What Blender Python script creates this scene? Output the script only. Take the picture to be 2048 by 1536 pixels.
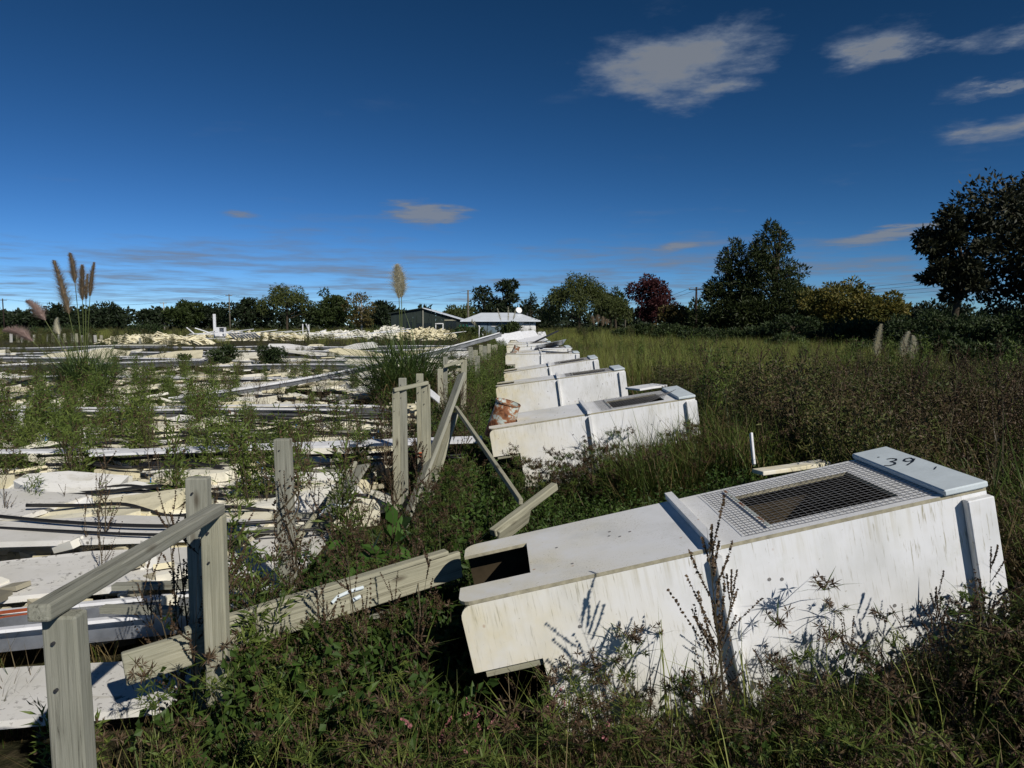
import bpy, bmesh, math, random
import numpy as np
from mathutils import Vector, Matrix, Euler

rad = math.radians
for o in list(bpy.data.objects): bpy.data.objects.remove(o, do_unlink=True)
scene = bpy.context.scene
col = scene.collection

# ------------------------------------------------------------------ camera
CAM_H = 1.7
PITCH = math.atan(118 / 1400)
cam_d = bpy.data.cameras.new('camera'); cam = bpy.data.objects.new('camera', cam_d); col.objects.link(cam)
cam.location = (0, 0, CAM_H); cam.rotation_euler = (math.pi / 2 - PITCH, 0, 0)
cam_d.sensor_width = 36; cam_d.lens = 1400 / 2048 * 36; cam_d.clip_start = 0.05; cam_d.clip_end = 8000
scene.camera = cam

# ------------------------------------------------------------------ light: sky, clouds, sun, exposure
SUN = Vector((0.50, -0.65, 0.57)).normalized()
SUN_EL = math.asin(SUN.z); SUN_AZ = math.atan2(SUN.x, SUN.y)
SKY_STRENGTH = 0.07
world = bpy.data.worlds.new('World'); scene.world = world; world.use_nodes = True
def build_world():
    nt = world.node_tree; N = nt.nodes; L = nt.links; N.clear()
    out = N.new('ShaderNodeOutputWorld'); bg = N.new('ShaderNodeBackground'); bg.inputs[1].default_value = SKY_STRENGTH
    sky = N.new('ShaderNodeTexSky'); sky.sky_type = 'NISHITA'; sky.sun_disc = False
    sky.sun_elevation = SUN_EL; sky.sun_rotation = SUN_AZ
    sky.altitude = 300; sky.air_density = 0.6; sky.dust_density = 0.0; sky.ozone_density = 6.0
    spl = N.new('ShaderNodeSeparateColor'); cmbc = N.new('ShaderNodeCombineColor')
    pre = N.new('ShaderNodeMix'); pre.data_type = 'RGBA'; pre.blend_type = 'MULTIPLY'; pre.inputs[0].default_value = 1
    pre.inputs[7].default_value = (1, 1, 1, 1)
    post = N.new('ShaderNodeMix'); post.data_type = 'RGBA'; post.blend_type = 'MULTIPLY'; post.inputs[0].default_value = 1
    post.inputs[7].default_value = (0.29, 0.445, 0.345, 1)
    L.new(sky.outputs[0], pre.inputs[6]); L.new(pre.outputs[2], spl.inputs[0]); L.new(cmbc.outputs[0], post.inputs[6])
    for ch, ex in enumerate((1.7, 1.45, 1.55)):
        pw = N.new('ShaderNodeMath'); pw.operation = 'POWER'; pw.inputs[1].default_value = ex; L.new(spl.outputs[ch], pw.inputs[0]); L.new(pw.outputs[0], cmbc.inputs[ch])
    # cloud layer: a flat deck seen in perspective (direction / elevation)
    tc = N.new('ShaderNodeTexCoord'); sep = N.new('ShaderNodeSeparateXYZ'); L.new(tc.outputs['Generated'], sep.inputs[0])
    def m(op, a, b=None, c=None, clamp=False):
        n = N.new('ShaderNodeMath'); n.operation = op; n.use_clamp = clamp
        for i, v in enumerate((a, b, c)):
            if v is None: continue
            if isinstance(v, (int, float)): n.inputs[i].default_value = v
            else: L.new(v, n.inputs[i])
        return n.outputs[0]
    def mrange(v, a, b, c=0.0, d=1.0):
        n = N.new('ShaderNodeMapRange'); n.interpolation_type = 'SMOOTHSTEP'
        L.new(v, n.inputs[0])
        for i, q in enumerate((a, b, c, d)): n.inputs[i + 1].default_value = q
        return n.outputs[0]
    zz = m('MAXIMUM', m('ADD', sep.outputs[2], 0.02), 0.005)
    px = m('DIVIDE', sep.outputs[0], zz); py = m('DIVIDE', sep.outputs[1], zz)
    cmb = N.new('ShaderNodeCombineXYZ'); L.new(px, cmb.inputs[0]); L.new(py, cmb.inputs[1])
    def noise(scale, detail, rough, off):
        mp = N.new('ShaderNodeMapping'); L.new(cmb.outputs[0], mp.inputs[0]); mp.inputs['Location'].default_value = (off, off * 1.7, 0)
        n = N.new('ShaderNodeTexNoise'); L.new(mp.outputs[0], n.inputs['Vector'])
        n.inputs['Scale'].default_value = scale; n.inputs['Detail'].default_value = detail; n.inputs['Roughness'].default_value = rough
        return n.outputs['Fac']
    n1 = noise(0.5, 4, 0.5, 3.1); n2 = noise(1.9, 6, 0.58, 8.3)
    base = m('ADD', m('MULTIPLY', n1, 0.58), m('MULTIPLY', n2, 0.42))
    n3 = noise(2.8, 6, 0.62, 1.3)
    blob = None
    # cumulus clouds of the deck: centre and half-size on the deck (x, y), weight
    for (bx, by, rx, ry, w) in CLOUDS:
        dx = m('DIVIDE', m('SUBTRACT', px, bx), rx); dy = m('DIVIDE', m('SUBTRACT', py, by), ry)
        d2 = m('MAXIMUM', m('ADD', m('ADD', m('MULTIPLY', dx, dx), m('MULTIPLY', dy, dy)), m('MULTIPLY', m('SUBTRACT', n3, 0.5), 2.4)), 0.0)
        b = m('MULTIPLY', m('SUBTRACT', 1.0, m('SQRT', d2), None, True), w)
        blob = b if blob is None else m('ADD', blob, b)
    # far banks of small flat clouds lie low over the land
    far = mrange(py, 4.5, 9.0, 0.0, 0.175)
    dens = m('ADD', m('ADD', base, blob), far)
    dens = m('MULTIPLY', dens, mrange(sep.outputs[2], 0.0, 0.035))
    fac = mrange(dens, 0.565, 0.86, 0.0, 0.85)
    shade = mrange(dens, 0.64, 0.98)
    cc = N.new('ShaderNodeMix'); cc.data_type = 'RGBA'; L.new(shade, cc.inputs[0])
    cc.inputs[6].default_value = (2.0, 2.7, 4.0, 1); cc.inputs[7].default_value = (3.0, 3.3, 3.8, 1)
    mix = N.new('ShaderNodeMix'); mix.data_type = 'RGBA'; L.new(fac, mix.inputs[0]); L.new(post.outputs[2], mix.inputs[6]); L.new(cc.outputs[2], mix.inputs[7])
    L.new(mix.outputs[2], bg.inputs[0]); L.new(bg.outputs[0], out.inputs[0])
def ray(px, py):
    """direction seen at a photograph pixel (2048 wide)"""
    c, s = math.cos(PITCH), math.sin(PITCH); dx = (px - 1024) / 1400; dz = -(py - 768) / 1400
    return Vector((dx, c + dz * s, -s + dz * c))
def deck(px, py):
    d = ray(px, py).normalized(); return d.x / (d.z + .02), d.y / (d.z + .02)
CLOUDS = []
for (x0, x1, y0, y1, w) in ((1150, 1620, -10, 240, .52), (1620, 1930, -20, 170, .44), (1860, 2260, -30, 130, .44), (1880, 2180, 95, 220, .40), (1860, 2160, 195, 295, .40),
                            (750, 960, 392, 456, .50), (430, 520, 410, 442, .26), (1725, 1900, 415, 500, .40), (1310, 1400, 478, 506, .26)):
    xc, yc = deck((x0 + x1) / 2, (y0 + y1) / 2); xa, _ = deck(x0, (y0 + y1) / 2); _, ya = deck((x0 + x1) / 2, y0); _, yb = deck((x0 + x1) / 2, y1)
    CLOUDS.append((xc, (ya + yb) / 2, abs(xc - xa), abs(yb - ya) / 2, w))
build_world()
sun_d = bpy.data.lights.new('sun', 'SUN'); sun_d.energy = 4.2; sun_d.angle = rad(0.5); sun_d.color = (1, 0.955, 0.88)
sun = bpy.data.objects.new('sun', sun_d); col.objects.link(sun); sun.rotation_euler = SUN.to_track_quat('Z', 'Y').to_euler(); sun.location = (6, -8, 12)
vs = scene.view_settings; vs.view_transform = 'Standard'; vs.look = 'None'; vs.gamma = 1; vs.exposure = 0; vs.use_curve_mapping = False
scene.render.engine = 'CYCLES'
scene.cycles.max_bounces = 5; scene.cycles.diffuse_bounces = 2; scene.cycles.glossy_bounces = 2; scene.cycles.transmission_bounces = 2

# ------------------------------------------------------------------ helpers
def tag(o, label=None, cat=None, group=None, kind=None):
    if label: o['label'] = label
    if cat: o['category'] = cat
    if group: o['group'] = group
    if kind: o['kind'] = kind
    return o
def empty(name, loc=(0, 0, 0), rot=(0, 0, 0)):
    o = bpy.data.objects.new(name, None); o.empty_display_size = .2; col.objects.link(o); o.location = loc; o.rotation_euler = rot; return o
def link(name, me, parent=None, loc=None, rot=None, scale=None):
    o = bpy.data.objects.new(name, me); col.objects.link(o)
    if parent: o.parent = parent
    if loc is not None: o.location = loc
    if rot is not None: o.rotation_euler = rot
    if scale is not None: o.scale = scale if hasattr(scale, '__len__') else (scale,) * 3
    return o
def copy_tree(o, parent=None):
    c = o.copy(); col.objects.link(c); c.parent = parent
    for ch in list(o.children): copy_tree(ch, c)
    return c
class MB:
    """collects shapes into one mesh"""
    def __init__(s): s.v = []; s.f = []; s.m = []; s.n = 0
    def add(s, v, f, mi=0):
        v = np.asarray(v, float).reshape(-1, 3)
        s.v.append(v); s.f += [tuple(int(i) + s.n for i in q) for q in f]; s.m += [mi] * len(f); s.n += len(v)
    def box(s, size, loc=(0, 0, 0), rot=None, mi=0):
        x, y, z = [q / 2 for q in size]
        v = np.array([(a * x, b * y, c * z) for c in (-1, 1) for b in (-1, 1) for a in (-1, 1)])
        if rot is not None: v = v @ np.array(rot if isinstance(rot, Matrix) else Euler(rot).to_matrix()).T
        s.add(v + np.array(loc), ((0, 2, 3, 1), (4, 5, 7, 6), (0, 1, 5, 4), (2, 6, 7, 3), (0, 4, 6, 2), (1, 3, 7, 5)), mi)
    def bar(s, a, b, w, h, mi=0, roll=0):
        a = Vector(a); b = Vector(b); d = (b - a); L = d.length; X = d.normalized()
        Y = Vector((0, 0, 1)).cross(X)
        if Y.length < 1e-3: Y = Vector((0, 1, 0))
        Y.normalize(); Z = X.cross(Y); M = Matrix((X, Y, Z)).transposed() @ Matrix.Rotation(roll, 3, 'X')
        s.box((L, w, h), (a + b) / 2, M, mi)
    def tube(s, pts, rads, n=6, mi=0, cap=True):
        pts = [Vector(p) for p in pts]; K = len(pts); rads = [rads] * K if not hasattr(rads, '__len__') else rads
        vs = []; up = None
        for i, p in enumerate(pts):
            d = (pts[min(i + 1, K - 1)] - pts[max(i - 1, 0)]).normalized()
            if up is None:
                up = d.orthogonal().normalized()
            X = (up - d * up.dot(d)).normalized(); up = X; Y = d.cross(X)
            vs += [p + (X * math.cos(t) + Y * math.sin(t)) * rads[i] for t in [2 * math.pi * k / n for k in range(n)]]
        f = [(i * n + k, i * n + (k + 1) % n, (i + 1) * n + (k + 1) % n, (i + 1) * n + k) for i in range(K - 1) for k in range(n)]
        if cap: f += [tuple(range(n))[::-1], tuple((K - 1) * n + k for k in range(n))]
        s.add([tuple(q) for q in vs], f, mi)
    def prism(s, poly, h, M=None, mi=0):
        """poly: outline in XY (ccw), extruded 0..h in Z"""
        n = len(poly); v = np.array([(x, y, 0) for x, y in poly] + [(x, y, h) for x, y in poly], float)
        if M is not None: v = np.array([M @ Vector(q) for q in v])
        s.add(v, [tuple(range(n))[::-1], tuple(range(n, 2 * n))] + [(i, (i + 1) % n, n + (i + 1) % n, n + i) for i in range(n)], mi)
    def quads(s, V, mi=0):
        """V: (N,4,3) separate quads"""
        N = len(V); s.add(V.reshape(-1, 3), np.arange(N * 4).reshape(N, 4), mi)
    def mesh(s, name, mats, smooth=False):
        me = bpy.data.meshes.new(name); V = np.concatenate(s.v) if s.v else np.zeros((0, 3))
        me.from_pydata(V.tolist(), [], s.f)
        for m in (mats if isinstance(mats, (list, tuple)) else [mats]): me.materials.append(m)
        if any(s.m): me.polygons.foreach_set('material_index', np.array(s.m, np.int32))
        if smooth: me.polygons.foreach_set('use_smooth', np.ones(len(s.f), bool))
        me.update(); return me
    def build(s, name, mats, parent=None, smooth=False, **k): return link(name, s.mesh(name, mats, smooth), parent, **k)

def bevel(o, w=.004, seg=1):
    md = o.modifiers.new('bevel', 'BEVEL'); md.width = w; md.segments = seg; md.limit_method = 'ANGLE'; return o

def sstep(a, b, x):
    t = np.clip((np.asarray(x, float) - a) / (b - a), 0, 1); return t * t * (3 - 2 * t)
def vnoise(x, y, s=1.0):
    x = np.asarray(x, float) / s; y = np.asarray(y, float) / s
    return (np.sin(x * 1.7 + 1.3 * np.sin(y * 1.1)) + np.sin(y * 2.1 + 1.7 * np.sin(x * .9 + 2)) + .5 * np.sin(x * 3.9 + y * 3.1)) / 2.5
def gh(x, y):
    """ground height: low bank under the far ends of the fallen shafts"""
    x = np.asarray(x, float); y = np.asarray(y, float)
    bank = .30 * sstep(.1, 2.1, x) * (1 - sstep(15.5, 18.5, y)) + .22 * sstep(2, 12, x) * sstep(15, 30, y)
    return bank + .03 * vnoise(x, y, 1.3) * sstep(.2, 3, np.abs(y)) - .06

# ------------------------------------------------------------------ materials
def mat(name): 
    m = bpy.data.materials.new(name); m.use_nodes = True; nt = m.node_tree; return m, nt, nt.nodes['Principled BSDF']
def texmap(nt, scale=(1, 1, 1), coord='Object', rot=(0, 0, 0)):
    tc = nt.nodes.new('ShaderNodeTexCoord'); mp = nt.nodes.new('ShaderNodeMapping'); mp.inputs['Scale'].default_value = scale; mp.inputs['Rotation'].default_value = rot
    nt.links.new(tc.outputs[coord], mp.inputs[0]); return mp.outputs[0]
def nz(nt, vec, scale, detail=4, rough=.55, dist=0):
    n = nt.nodes.new('ShaderNodeTexNoise'); nt.links.new(vec, n.inputs['Vector']); n.inputs['Scale'].default_value = scale
    n.inputs['Detail'].default_value = detail; n.inputs['Roughness'].default_value = rough; n.inputs['Distortion'].default_value = dist; return n.outputs['Fac']
def ramp(nt, fac, stops):
    r = nt.nodes.new('ShaderNodeValToRGB'); nt.links.new(fac, r.inputs[0]); e = r.color_ramp.elements
    while len(e) < len(stops): e.new(.5)
    for el, (p, c) in zip(e, stops): el.position = p; el.color = (*c, 1) if len(c) == 3 else c
    return r.outputs[0]
def mixc(nt, fac, a, b, mode='MIX'):
    n = nt.nodes.new('ShaderNodeMix'); n.data_type = 'RGBA'; n.blend_type = mode
    for i, v in ((0, fac), (6, a), (7, b)):
        if isinstance(v, (int, float)): n.inputs[i].default_value = v
        elif isinstance(v, tuple): n.inputs[i].default_value = (*v[:3], 1)
        else: nt.links.new(v, n.inputs[i])
    return n.outputs[2]
def fmul(nt, a, b, op='MULTIPLY'):
    n = nt.nodes.new('ShaderNodeMath'); n.operation = op; n.use_clamp = True
    for i, v in enumerate((a, b)):
        if isinstance(v, (int, float)): n.inputs[i].default_value = v
        else: nt.links.new(v, n.inputs[i])
    return n.outputs[0]
def bump(nt, bsdf, h, strength=.3, dist=.01):
    b = nt.nodes.new('ShaderNodeBump'); b.inputs['Strength'].default_value = strength; b.inputs['Distance'].default_value = dist
    nt.links.new(h, b.inputs['Height']); nt.links.new(b.outputs[0], bsdf.inputs['Normal'])
def setc(nt, bsdf, c, rough=.6, spec=.3, metal=0):
    if isinstance(c, tuple): bsdf.inputs['Base Color'].default_value = (*c, 1)
    else: nt.links.new(c, bsdf.inputs['Base Color'])
    bsdf.inputs['Roughness'].default_value = rough; bsdf.inputs['Specular IOR Level'].default_value = spec; bsdf.inputs['Metallic'].default_value = metal
def objrand(nt): return nt.nodes.new('ShaderNodeObjectInfo').outputs['Random']

def leaf_mat(name, stops, trans=.25, rough=.55, spec=.25, drift=.55):
    """foliage: tint differs leaf by leaf and plant by plant"""
    m, nt, b = mat(name)
    isl = nt.nodes.new('ShaderNodeNewGeometry').outputs['Random Per Island']
    pos = nt.nodes.new('ShaderNodeNewGeometry').outputs['Position']; dr = ramp(nt, nz(nt, pos, drift, 3, .6), ((.35, (0, 0, 0)), (.65, (1, 1, 1))))
    f = fmul(nt, fmul(nt, fmul(nt, isl, .5), fmul(nt, objrand(nt), .22), 'ADD'), fmul(nt, dr, .28), 'ADD')
    c = ramp(nt, f, stops); setc(nt, b, c, rough, spec)
    t = nt.nodes.new('ShaderNodeBsdfTranslucent'); nt.links.new(c, t.inputs[0])
    mx = nt.nodes.new('ShaderNodeMixShader'); mx.inputs[0].default_value = trans
    nt.links.new(b.outputs[0], mx.inputs[1]); nt.links.new(t.outputs[0], mx.inputs[2]); nt.links.new(mx.outputs[0], nt.nodes['Material Output'].inputs[0])
    return m
def plain(name, c, rough=.6, spec=.3, metal=0, var=.25, scale=6, bmp=.0, wpos=False):
    m, nt, b = mat(name); v = texmap(nt)
    if wpos: v = nt.nodes.new('ShaderNodeNewGeometry').outputs['Position']
    n = nz(nt, v, scale, 5, .6)
    lo = tuple(q * (1 - var) for q in c); hi = tuple(min(1, q * (1 + var)) for q in c)
    setc(nt, b, ramp(nt, n, ((.3, lo), (.7, hi))), rough, spec, metal)
    if bmp: bump(nt, b, n, bmp, .01)
    return m

M = {}
def m_ply(name, stain=1.0):
    m, nt, b = mat(name); v = texmap(nt)
    n_big = nz(nt, v, 2.2, 4, .6)
    base = ramp(nt, n_big, ((.25, (.66, .66, .64)), (.5, (.79, .79, .79)), (.75, (.76, .75, .70))))
    # yellow weathering towards the duct end (object x small)
    sx = nt.nodes.new('ShaderNodeSeparateXYZ'); nt.links.new(texmap(nt), sx.inputs[0])
    mr = nt.nodes.new('ShaderNodeMapRange'); nt.links.new(sx.outputs[0], mr.inputs[0]); mr.inputs[1].default_value = .85; mr.inputs[2].default_value = .05
    yel = fmul(nt, mr.outputs[0], ramp(nt, nz(nt, v, 3.1, 5, .6), ((.30, (0, 0, 0)), (.62, (1, 1, 1)))))
    base = mixc(nt, fmul(nt, yel, .9 * stain), base, (.70, .62, .40))
    # streaks and grain checks running across the grain
    vs_ = texmap(nt, (60, 60, 4.0)); st = nz(nt, vs_, 2.0, 5, .62, .2)
    patch = ramp(nt, nz(nt, v, 3.2, 4, .65), ((.40, (0, 0, 0)), (.60, (1, 1, 1))))
    stm = fmul(nt, ramp(nt, st, ((.57, (0, 0, 0)), (.67, (1, 1, 1)))), patch)
    base = mixc(nt, fmul(nt, stm, .85 * stain), base, (.33, .30, .20))
    # water marks running down from the upper edge
    me_ = nt.nodes.new('ShaderNodeMapRange'); nt.links.new(sx.outputs[2], me_.inputs[0]); me_.inputs[1].default_value = -.20; me_.inputs[2].default_value = -.015
    onside = nt.nodes.new('ShaderNodeMath'); onside.operation = 'LESS_THAN'; nt.links.new(sx.outputs[2], onside.inputs[0]); onside.inputs[1].default_value = -.013
    dn = ramp(nt, nz(nt, texmap(nt, (34, 34, 1.2)), 1.0, 5, .6), ((.50, (0, 0, 0)), (.64, (1, 1, 1))))
    drip = fmul(nt, fmul(nt, me_.outputs[0], dn), onside.outputs[0])
    dp = ramp(nt, nz(nt, v, 2.3, 4, .6), ((.42, (0, 0, 0)), (.66, (1, 1, 1))))
    base = mixc(nt, fmul(nt, fmul(nt, drip, dp), .7), base, (.40, .35, .20))
    # broad grey weathering
    gw = ramp(nt, nz(nt, texmap(nt, (1.5, 1.5, .7)), 2.4, 5, .62), ((.50, (0, 0, 0)), (.72, (1, 1, 1))))
    base = mixc(nt, fmul(nt, gw, .55), base, (.55, .55, .52))
    mg = nt.nodes.new('ShaderNodeMapRange'); nt.links.new(sx.outputs[2], mg.inputs[0]); mg.inputs[1].default_value = -.38; mg.inputs[2].default_value = -.80
    mud = fmul(nt, mg.outputs[0], ramp(nt, nz(nt, v, 5.5, 6, .68), ((.30, (0, 0, 0)), (.68, (1, 1, 1)))))
    base = mixc(nt, fmul(nt, mud, .8), base, (.30, .30, .17))
    al = ramp(nt, nz(nt, texmap(nt, (1, 1, .45)), 6.0, 6, .7), ((.60, (0, 0, 0)), (.78, (1, 1, 1))))
    base = mixc(nt, fmul(nt, al, .38 * stain), base, (.44, .45, .30))
    # dirt and lichen specks
    sp = ramp(nt, nz(nt, v, 42, 2, .5), ((.70, (0, 0, 0)), (.75, (1, 1, 1))))
    base = mixc(nt, fmul(nt, sp, .45), base, (.30, .27, .20))
    # rust dots bleeding from nails
    vo = nt.nodes.new('ShaderNodeTexVoronoi'); nt.links.new(texmap(nt, (1, 1, .8)), vo.inputs['Vector']); vo.inputs['Scale'].default_value = 6.5
    rd = ramp(nt, vo.outputs['Distance'], ((.02, (1, 1, 1)), (.055, (0, 0, 0))))
    base = mixc(nt, fmul(nt, rd, .8 * stain), base, (.35, .17, .06))
    setc(nt, b, base, .62, .25); bump(nt, b, fmul(nt, st, n_big, 'ADD'), .12, .004)
    return m
M['ply'] = m_ply('white_painted_plywood')
M['ply_old'] = m_ply('weathered_white_plywood', 1.35)
M['ply_inside'] = plain('bare_dark_plywood', (.050, .038, .023), .9, .1, var=.45, scale=7)
M['ply_edge'] = plain('raw_plywood_edge', (.34, .31, .22), .8, .2, var=.35, scale=25)
def m_timber(name, c1, c2, c3):
    m, nt, b = mat(name); tc = nt.nodes.new('ShaderNodeTexCoord')
    # grain runs along the object's X axis; each board its own offset
    add = nt.nodes.new('ShaderNodeVectorMath'); add.operation = 'ADD'; nt.links.new(tc.outputs['Object'], add.inputs[0])
    cx = nt.nodes.new('ShaderNodeCombineXYZ'); r = objrand(nt); s = fmul(nt, r, 1.0)
    mul = nt.nodes.new('ShaderNodeMath'); mul.operation = 'MULTIPLY'; nt.links.new(r, mul.inputs[0]); mul.inputs[1].default_value = 30
    nt.links.new(mul.outputs[0], cx.inputs[0]); nt.links.new(mul.outputs[0], cx.inputs[1]); nt.links.new(cx.outputs[0], add.inputs[1])
    mp = nt.nodes.new('ShaderNodeMapping'); nt.links.new(add.outputs[0], mp.inputs[0]); mp.inputs['Scale'].default_value = (1.6, 62, 62)
    g = nz(nt, mp.outputs[0], 1.3, 8, .68, 1.1)
    mp2 = nt.nodes.new('ShaderNodeMapping'); nt.links.new(add.outputs[0], mp2.inputs[0]); mp2.inputs['Scale'].default_value = (3, 6, 6)
    big = nz(nt, mp2.outputs[0], 1.0, 4, .6)
    c = ramp(nt, g, ((.28, c1), (.5, c2), (.75, c3)))
    c = mixc(nt, fmul(nt, ramp(nt, big, ((.4, (0, 0, 0)), (.75, (1, 1, 1)))), .55), c, (.21, .215, .165))
    mp3 = nt.nodes.new('ShaderNodeMapping'); nt.links.new(add.outputs[0], mp3.inputs[0]); mp3.inputs['Scale'].default_value = (3.2, 9, 9)
    vk = nt.nodes.new('ShaderNodeTexVoronoi'); nt.links.new(mp3.outputs[0], vk.inputs['Vector']); vk.inputs['Scale'].default_value = 1.0
    c = mixc(nt, fmul(nt, ramp(nt, vk.outputs['Distance'], ((.05, (1, 1, 1)), (.16, (0, 0, 0)))), .75), c, (.075, .058, .038))
    crack = ramp(nt, g, ((.33, (1, 1, 1)), (.38, (0, 0, 0))))
    c = mixc(nt, fmul(nt, crack, .8), c, (.05, .045, .035))
    setc(nt, b, c, .85, .15); bump(nt, b, g, .6, .004); return m
M['timber'] = m_timber('grey_green_weathered_timber', (.11, .105, .085), (.27, .265, .215), (.38, .37, .31))
M['timber_pale'] = m_timber('pale_weathered_timber', (.17, .155, .11), (.34, .325, .235), (.46, .44, .34))
M['foam'] = plain('cream_foam', (.82, .77, .62), .8, .2, var=.16, scale=5, bmp=.25)
def m_skin():
    m, nt, b = mat('whitish_panel_skin'); v = texmap(nt)
    c = ramp(nt, nz(nt, v, 1.6, 5, .6), ((.3, (.56, .54, .48)), (.55, (.68, .66, .62)), (.75, (.70, .68, .60))))
    sp = fmul(nt, ramp(nt, nz(nt, v, 26, 4, .65), ((.58, (0, 0, 0)), (.64, (1, 1, 1)))), ramp(nt, nz(nt, v, 2.1, 3, .6), ((.42, (0, 0, 0)), (.62, (1, 1, 1)))))
    c = mixc(nt, fmul(nt, sp, .85), c, (.07, .06, .045))
    st = ramp(nt, nz(nt, texmap(nt, (1, 6, 1)), 2.2, 6, .7), ((.56, (0, 0, 0)), (.72, (1, 1, 1))))
    c = mixc(nt, fmul(nt, st, .6), c, (.33, .30, .22)); setc(nt, b, c, .6, .3); bump(nt, b, nz(nt, v, 6, 5), .25, .01); return m
M['foam_white'] = m_skin()
def m_panel():
    m, nt, b = mat('insulation_panel'); v = texmap(nt)
    c = ramp(nt, objrand(nt), ((.0, (.72, .65, .43)), (.3, (.80, .75, .58)), (.7, (.82, .79, .68)), (1, (.78, .77, .75))))
    d = ramp(nt, nz(nt, v, 4.5, 6, .65), ((.50, (0, 0, 0)), (.72, (1, 1, 1))))
    c = mixc(nt, fmul(nt, d, .5), c, (.40, .36, .24))
    s = ramp(nt, nz(nt, v, 30, 3, .6), ((.64, (0, 0, 0)), (.70, (1, 1, 1))))
    c = mixc(nt, fmul(nt, s, .6), c, (.10, .09, .06))
    setc(nt, b, c, .75, .2); bump(nt, b, nz(nt, v, 9, 5), .3, .01); return m
M['panel'] = m_panel()
def m_frag():
    m, nt, b = mat('panel_fragment'); i = nt.nodes.new('ShaderNodeNewGeometry').outputs['Random Per Island']
    setc(nt, b, ramp(nt, i, ((0, (.14, .13, .10)), (.25, (.45, .41, .30)), (.5, (.72, .65, .44)), (1, (.78, .76, .70)))), .8, .2); return m
M['frag'] = m_frag()
M['alu'] = plain('dull_aluminium', (.55, .57, .60), .38, .5, .85, var=.25, scale=9)
M['alu_dark'] = plain('stained_aluminium', (.16, .165, .17), .5, .4, .5, var=.4, scale=9)
M['white_beam'] = plain('chalky_white_cladding', (.74, .74, .75), .55, .3, var=.12, scale=7, bmp=.1)
M['black'] = plain('black_rubber', (.012, .012, .013), .45, .4)
M['dark_steel'] = plain('dark_steel', (.05, .05, .055), .5, .5, .4)
M['blue_twine'] = plain('blue_twine', (.05, .25, .55), .6)
M['orange_twine'] = plain('orange_twine', (.55, .13, .05), .7)
def m_rust():
    m, nt, b = mat('rusty_galvanised_sheet'); v = texmap(nt); n = nz(nt, v, 7.0, 7, .66, .8)
    c = ramp(nt, n, ((.36, (.055, .025, .014)), (.46, (.20, .075, .03)), (.52, (.30, .15, .075)), (.56, (.40, .44, .40)), (.75, (.48, .53, .50))))
    setc(nt, b, c, .7, .3, .15); bump(nt, b, n, .3, .01); return m
M['rust'] = m_rust()
M['wire'] = plain('galvanised_wire', (.26, .25, .24), .6, .3, .3)
M['paint_dark'] = plain('dark_blue_grey_paint', (.02, .028, .04), .6)
M['cap'] = plain('pale_blue_grey_painted_board', (.60, .66, .68), .6, .3, var=.1, scale=9, bmp=.15)
def m_ground():
    m, nt, b = mat('soil_and_litter'); v = nt.nodes.new('ShaderNodeNewGeometry').outputs['Position']
    a = nz(nt, v, .5, 6, .6); f = nz(nt, v, 14, 5, .7)
    c = ramp(nt, a, ((.3, (.022, .022, .010)), (.5, (.040, .038, .016)), (.7, (.050, .058, .020))))
    c = mixc(nt, ramp(nt, f, ((.45, (0, 0, 0)), (.65, (1, 1, 1)))), c, (.065, .052, .030))
    setc(nt, b, c, .95, .1); bump(nt, b, f, .8, .05); return m
M['ground'] = m_ground()
M['shed'] = plain('dark_green_sheet', (.020, .030, .026), .6, .3, var=.25, scale=.8)
M['roof'] = plain('pale_roofing_iron', (.72, .76, .80), .45, .4, .1, var=.07, scale=.8)
M['house_white'] = plain('white_fibre_board', (.78, .78, .77), .6, var=.05)
M['house_blue'] = plain('pale_blue_grey_board', (.14, .19, .23), .6, var=.1)
M['glass_dark'] = plain('dark_window_glass', (.010, .012, .014), .12, .5, var=.1)
M['brown_pole'] = plain('old_pole_timber', (.14, .125, .095), .9, .1, var=.35, scale=3)
M['dark_pole'] = plain('tarred_pole_timber', (.035, .026, .022), .9, .1, var=.35, scale=3)
M['concrete'] = plain('pale_concrete', (.42, .41, .38), .9, .15, var=.15, scale=3, bmp=.2)
M['bark'] = plain('dark_bark', (.06, .048, .035), .95, .05, var=.4, scale=5, bmp=.5)
M['bark_pale'] = plain('pale_birch_bark', (.42, .39, .34), .9, .1, var=.3, scale=4)
M['green_net'] = plain('green_netting', (.01, .12, .08), .7)
# foliage
M['g_grass'] = leaf_mat('green_grass', ((0, (.034, .058, .011)), (.5, (.075, .112, .022)), (1, (.17, .19, .042))))
M['g_dry'] = leaf_mat('dry_straw_grass', ((0, (.072, .048, .019)), (.5, (.135, .098, .040)), (1, (.26, .20, .092))), .2)
M['g_herb'] = leaf_mat('dark_green_herb', ((0, (.020, .044, .009)), (.6, (.048, .088, .016)), (1, (.10, .15, .028))))
M['g_flea'] = leaf_mat('fleabane_leaf', ((0, (.046, .072, .013)), (.5, (.092, .132, .026)), (1, (.17, .21, .045))))
M['g_brown'] = leaf_mat('brown_seed_head', ((0, (.036, .021, .012)), (.5, (.072, .044, .025)), (1, (.14, .098, .055))), .1)
M['g_olive'] = leaf_mat('olive_weed_leaf', ((0, (.034, .048, .012)), (.5, (.076, .095, .025)), (1, (.18, .18, .055))))
M['g_rusty'] = leaf_mat('brown_weed', ((0, (.040, .030, .014)), (.5, (.078, .060, .028)), (1, (.13, .105, .048))), .15)
M['g_lime'] = leaf_mat('bright_meadow_grass', ((0, (.10, .125, .025)), (.5, (.18, .21, .045)), (1, (.30, .31, .085))))
M['g_stem'] = leaf_mat('weed_stem', ((0, (.042, .032, .018)), (1, (.10, .082, .048))), .05)
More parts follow.
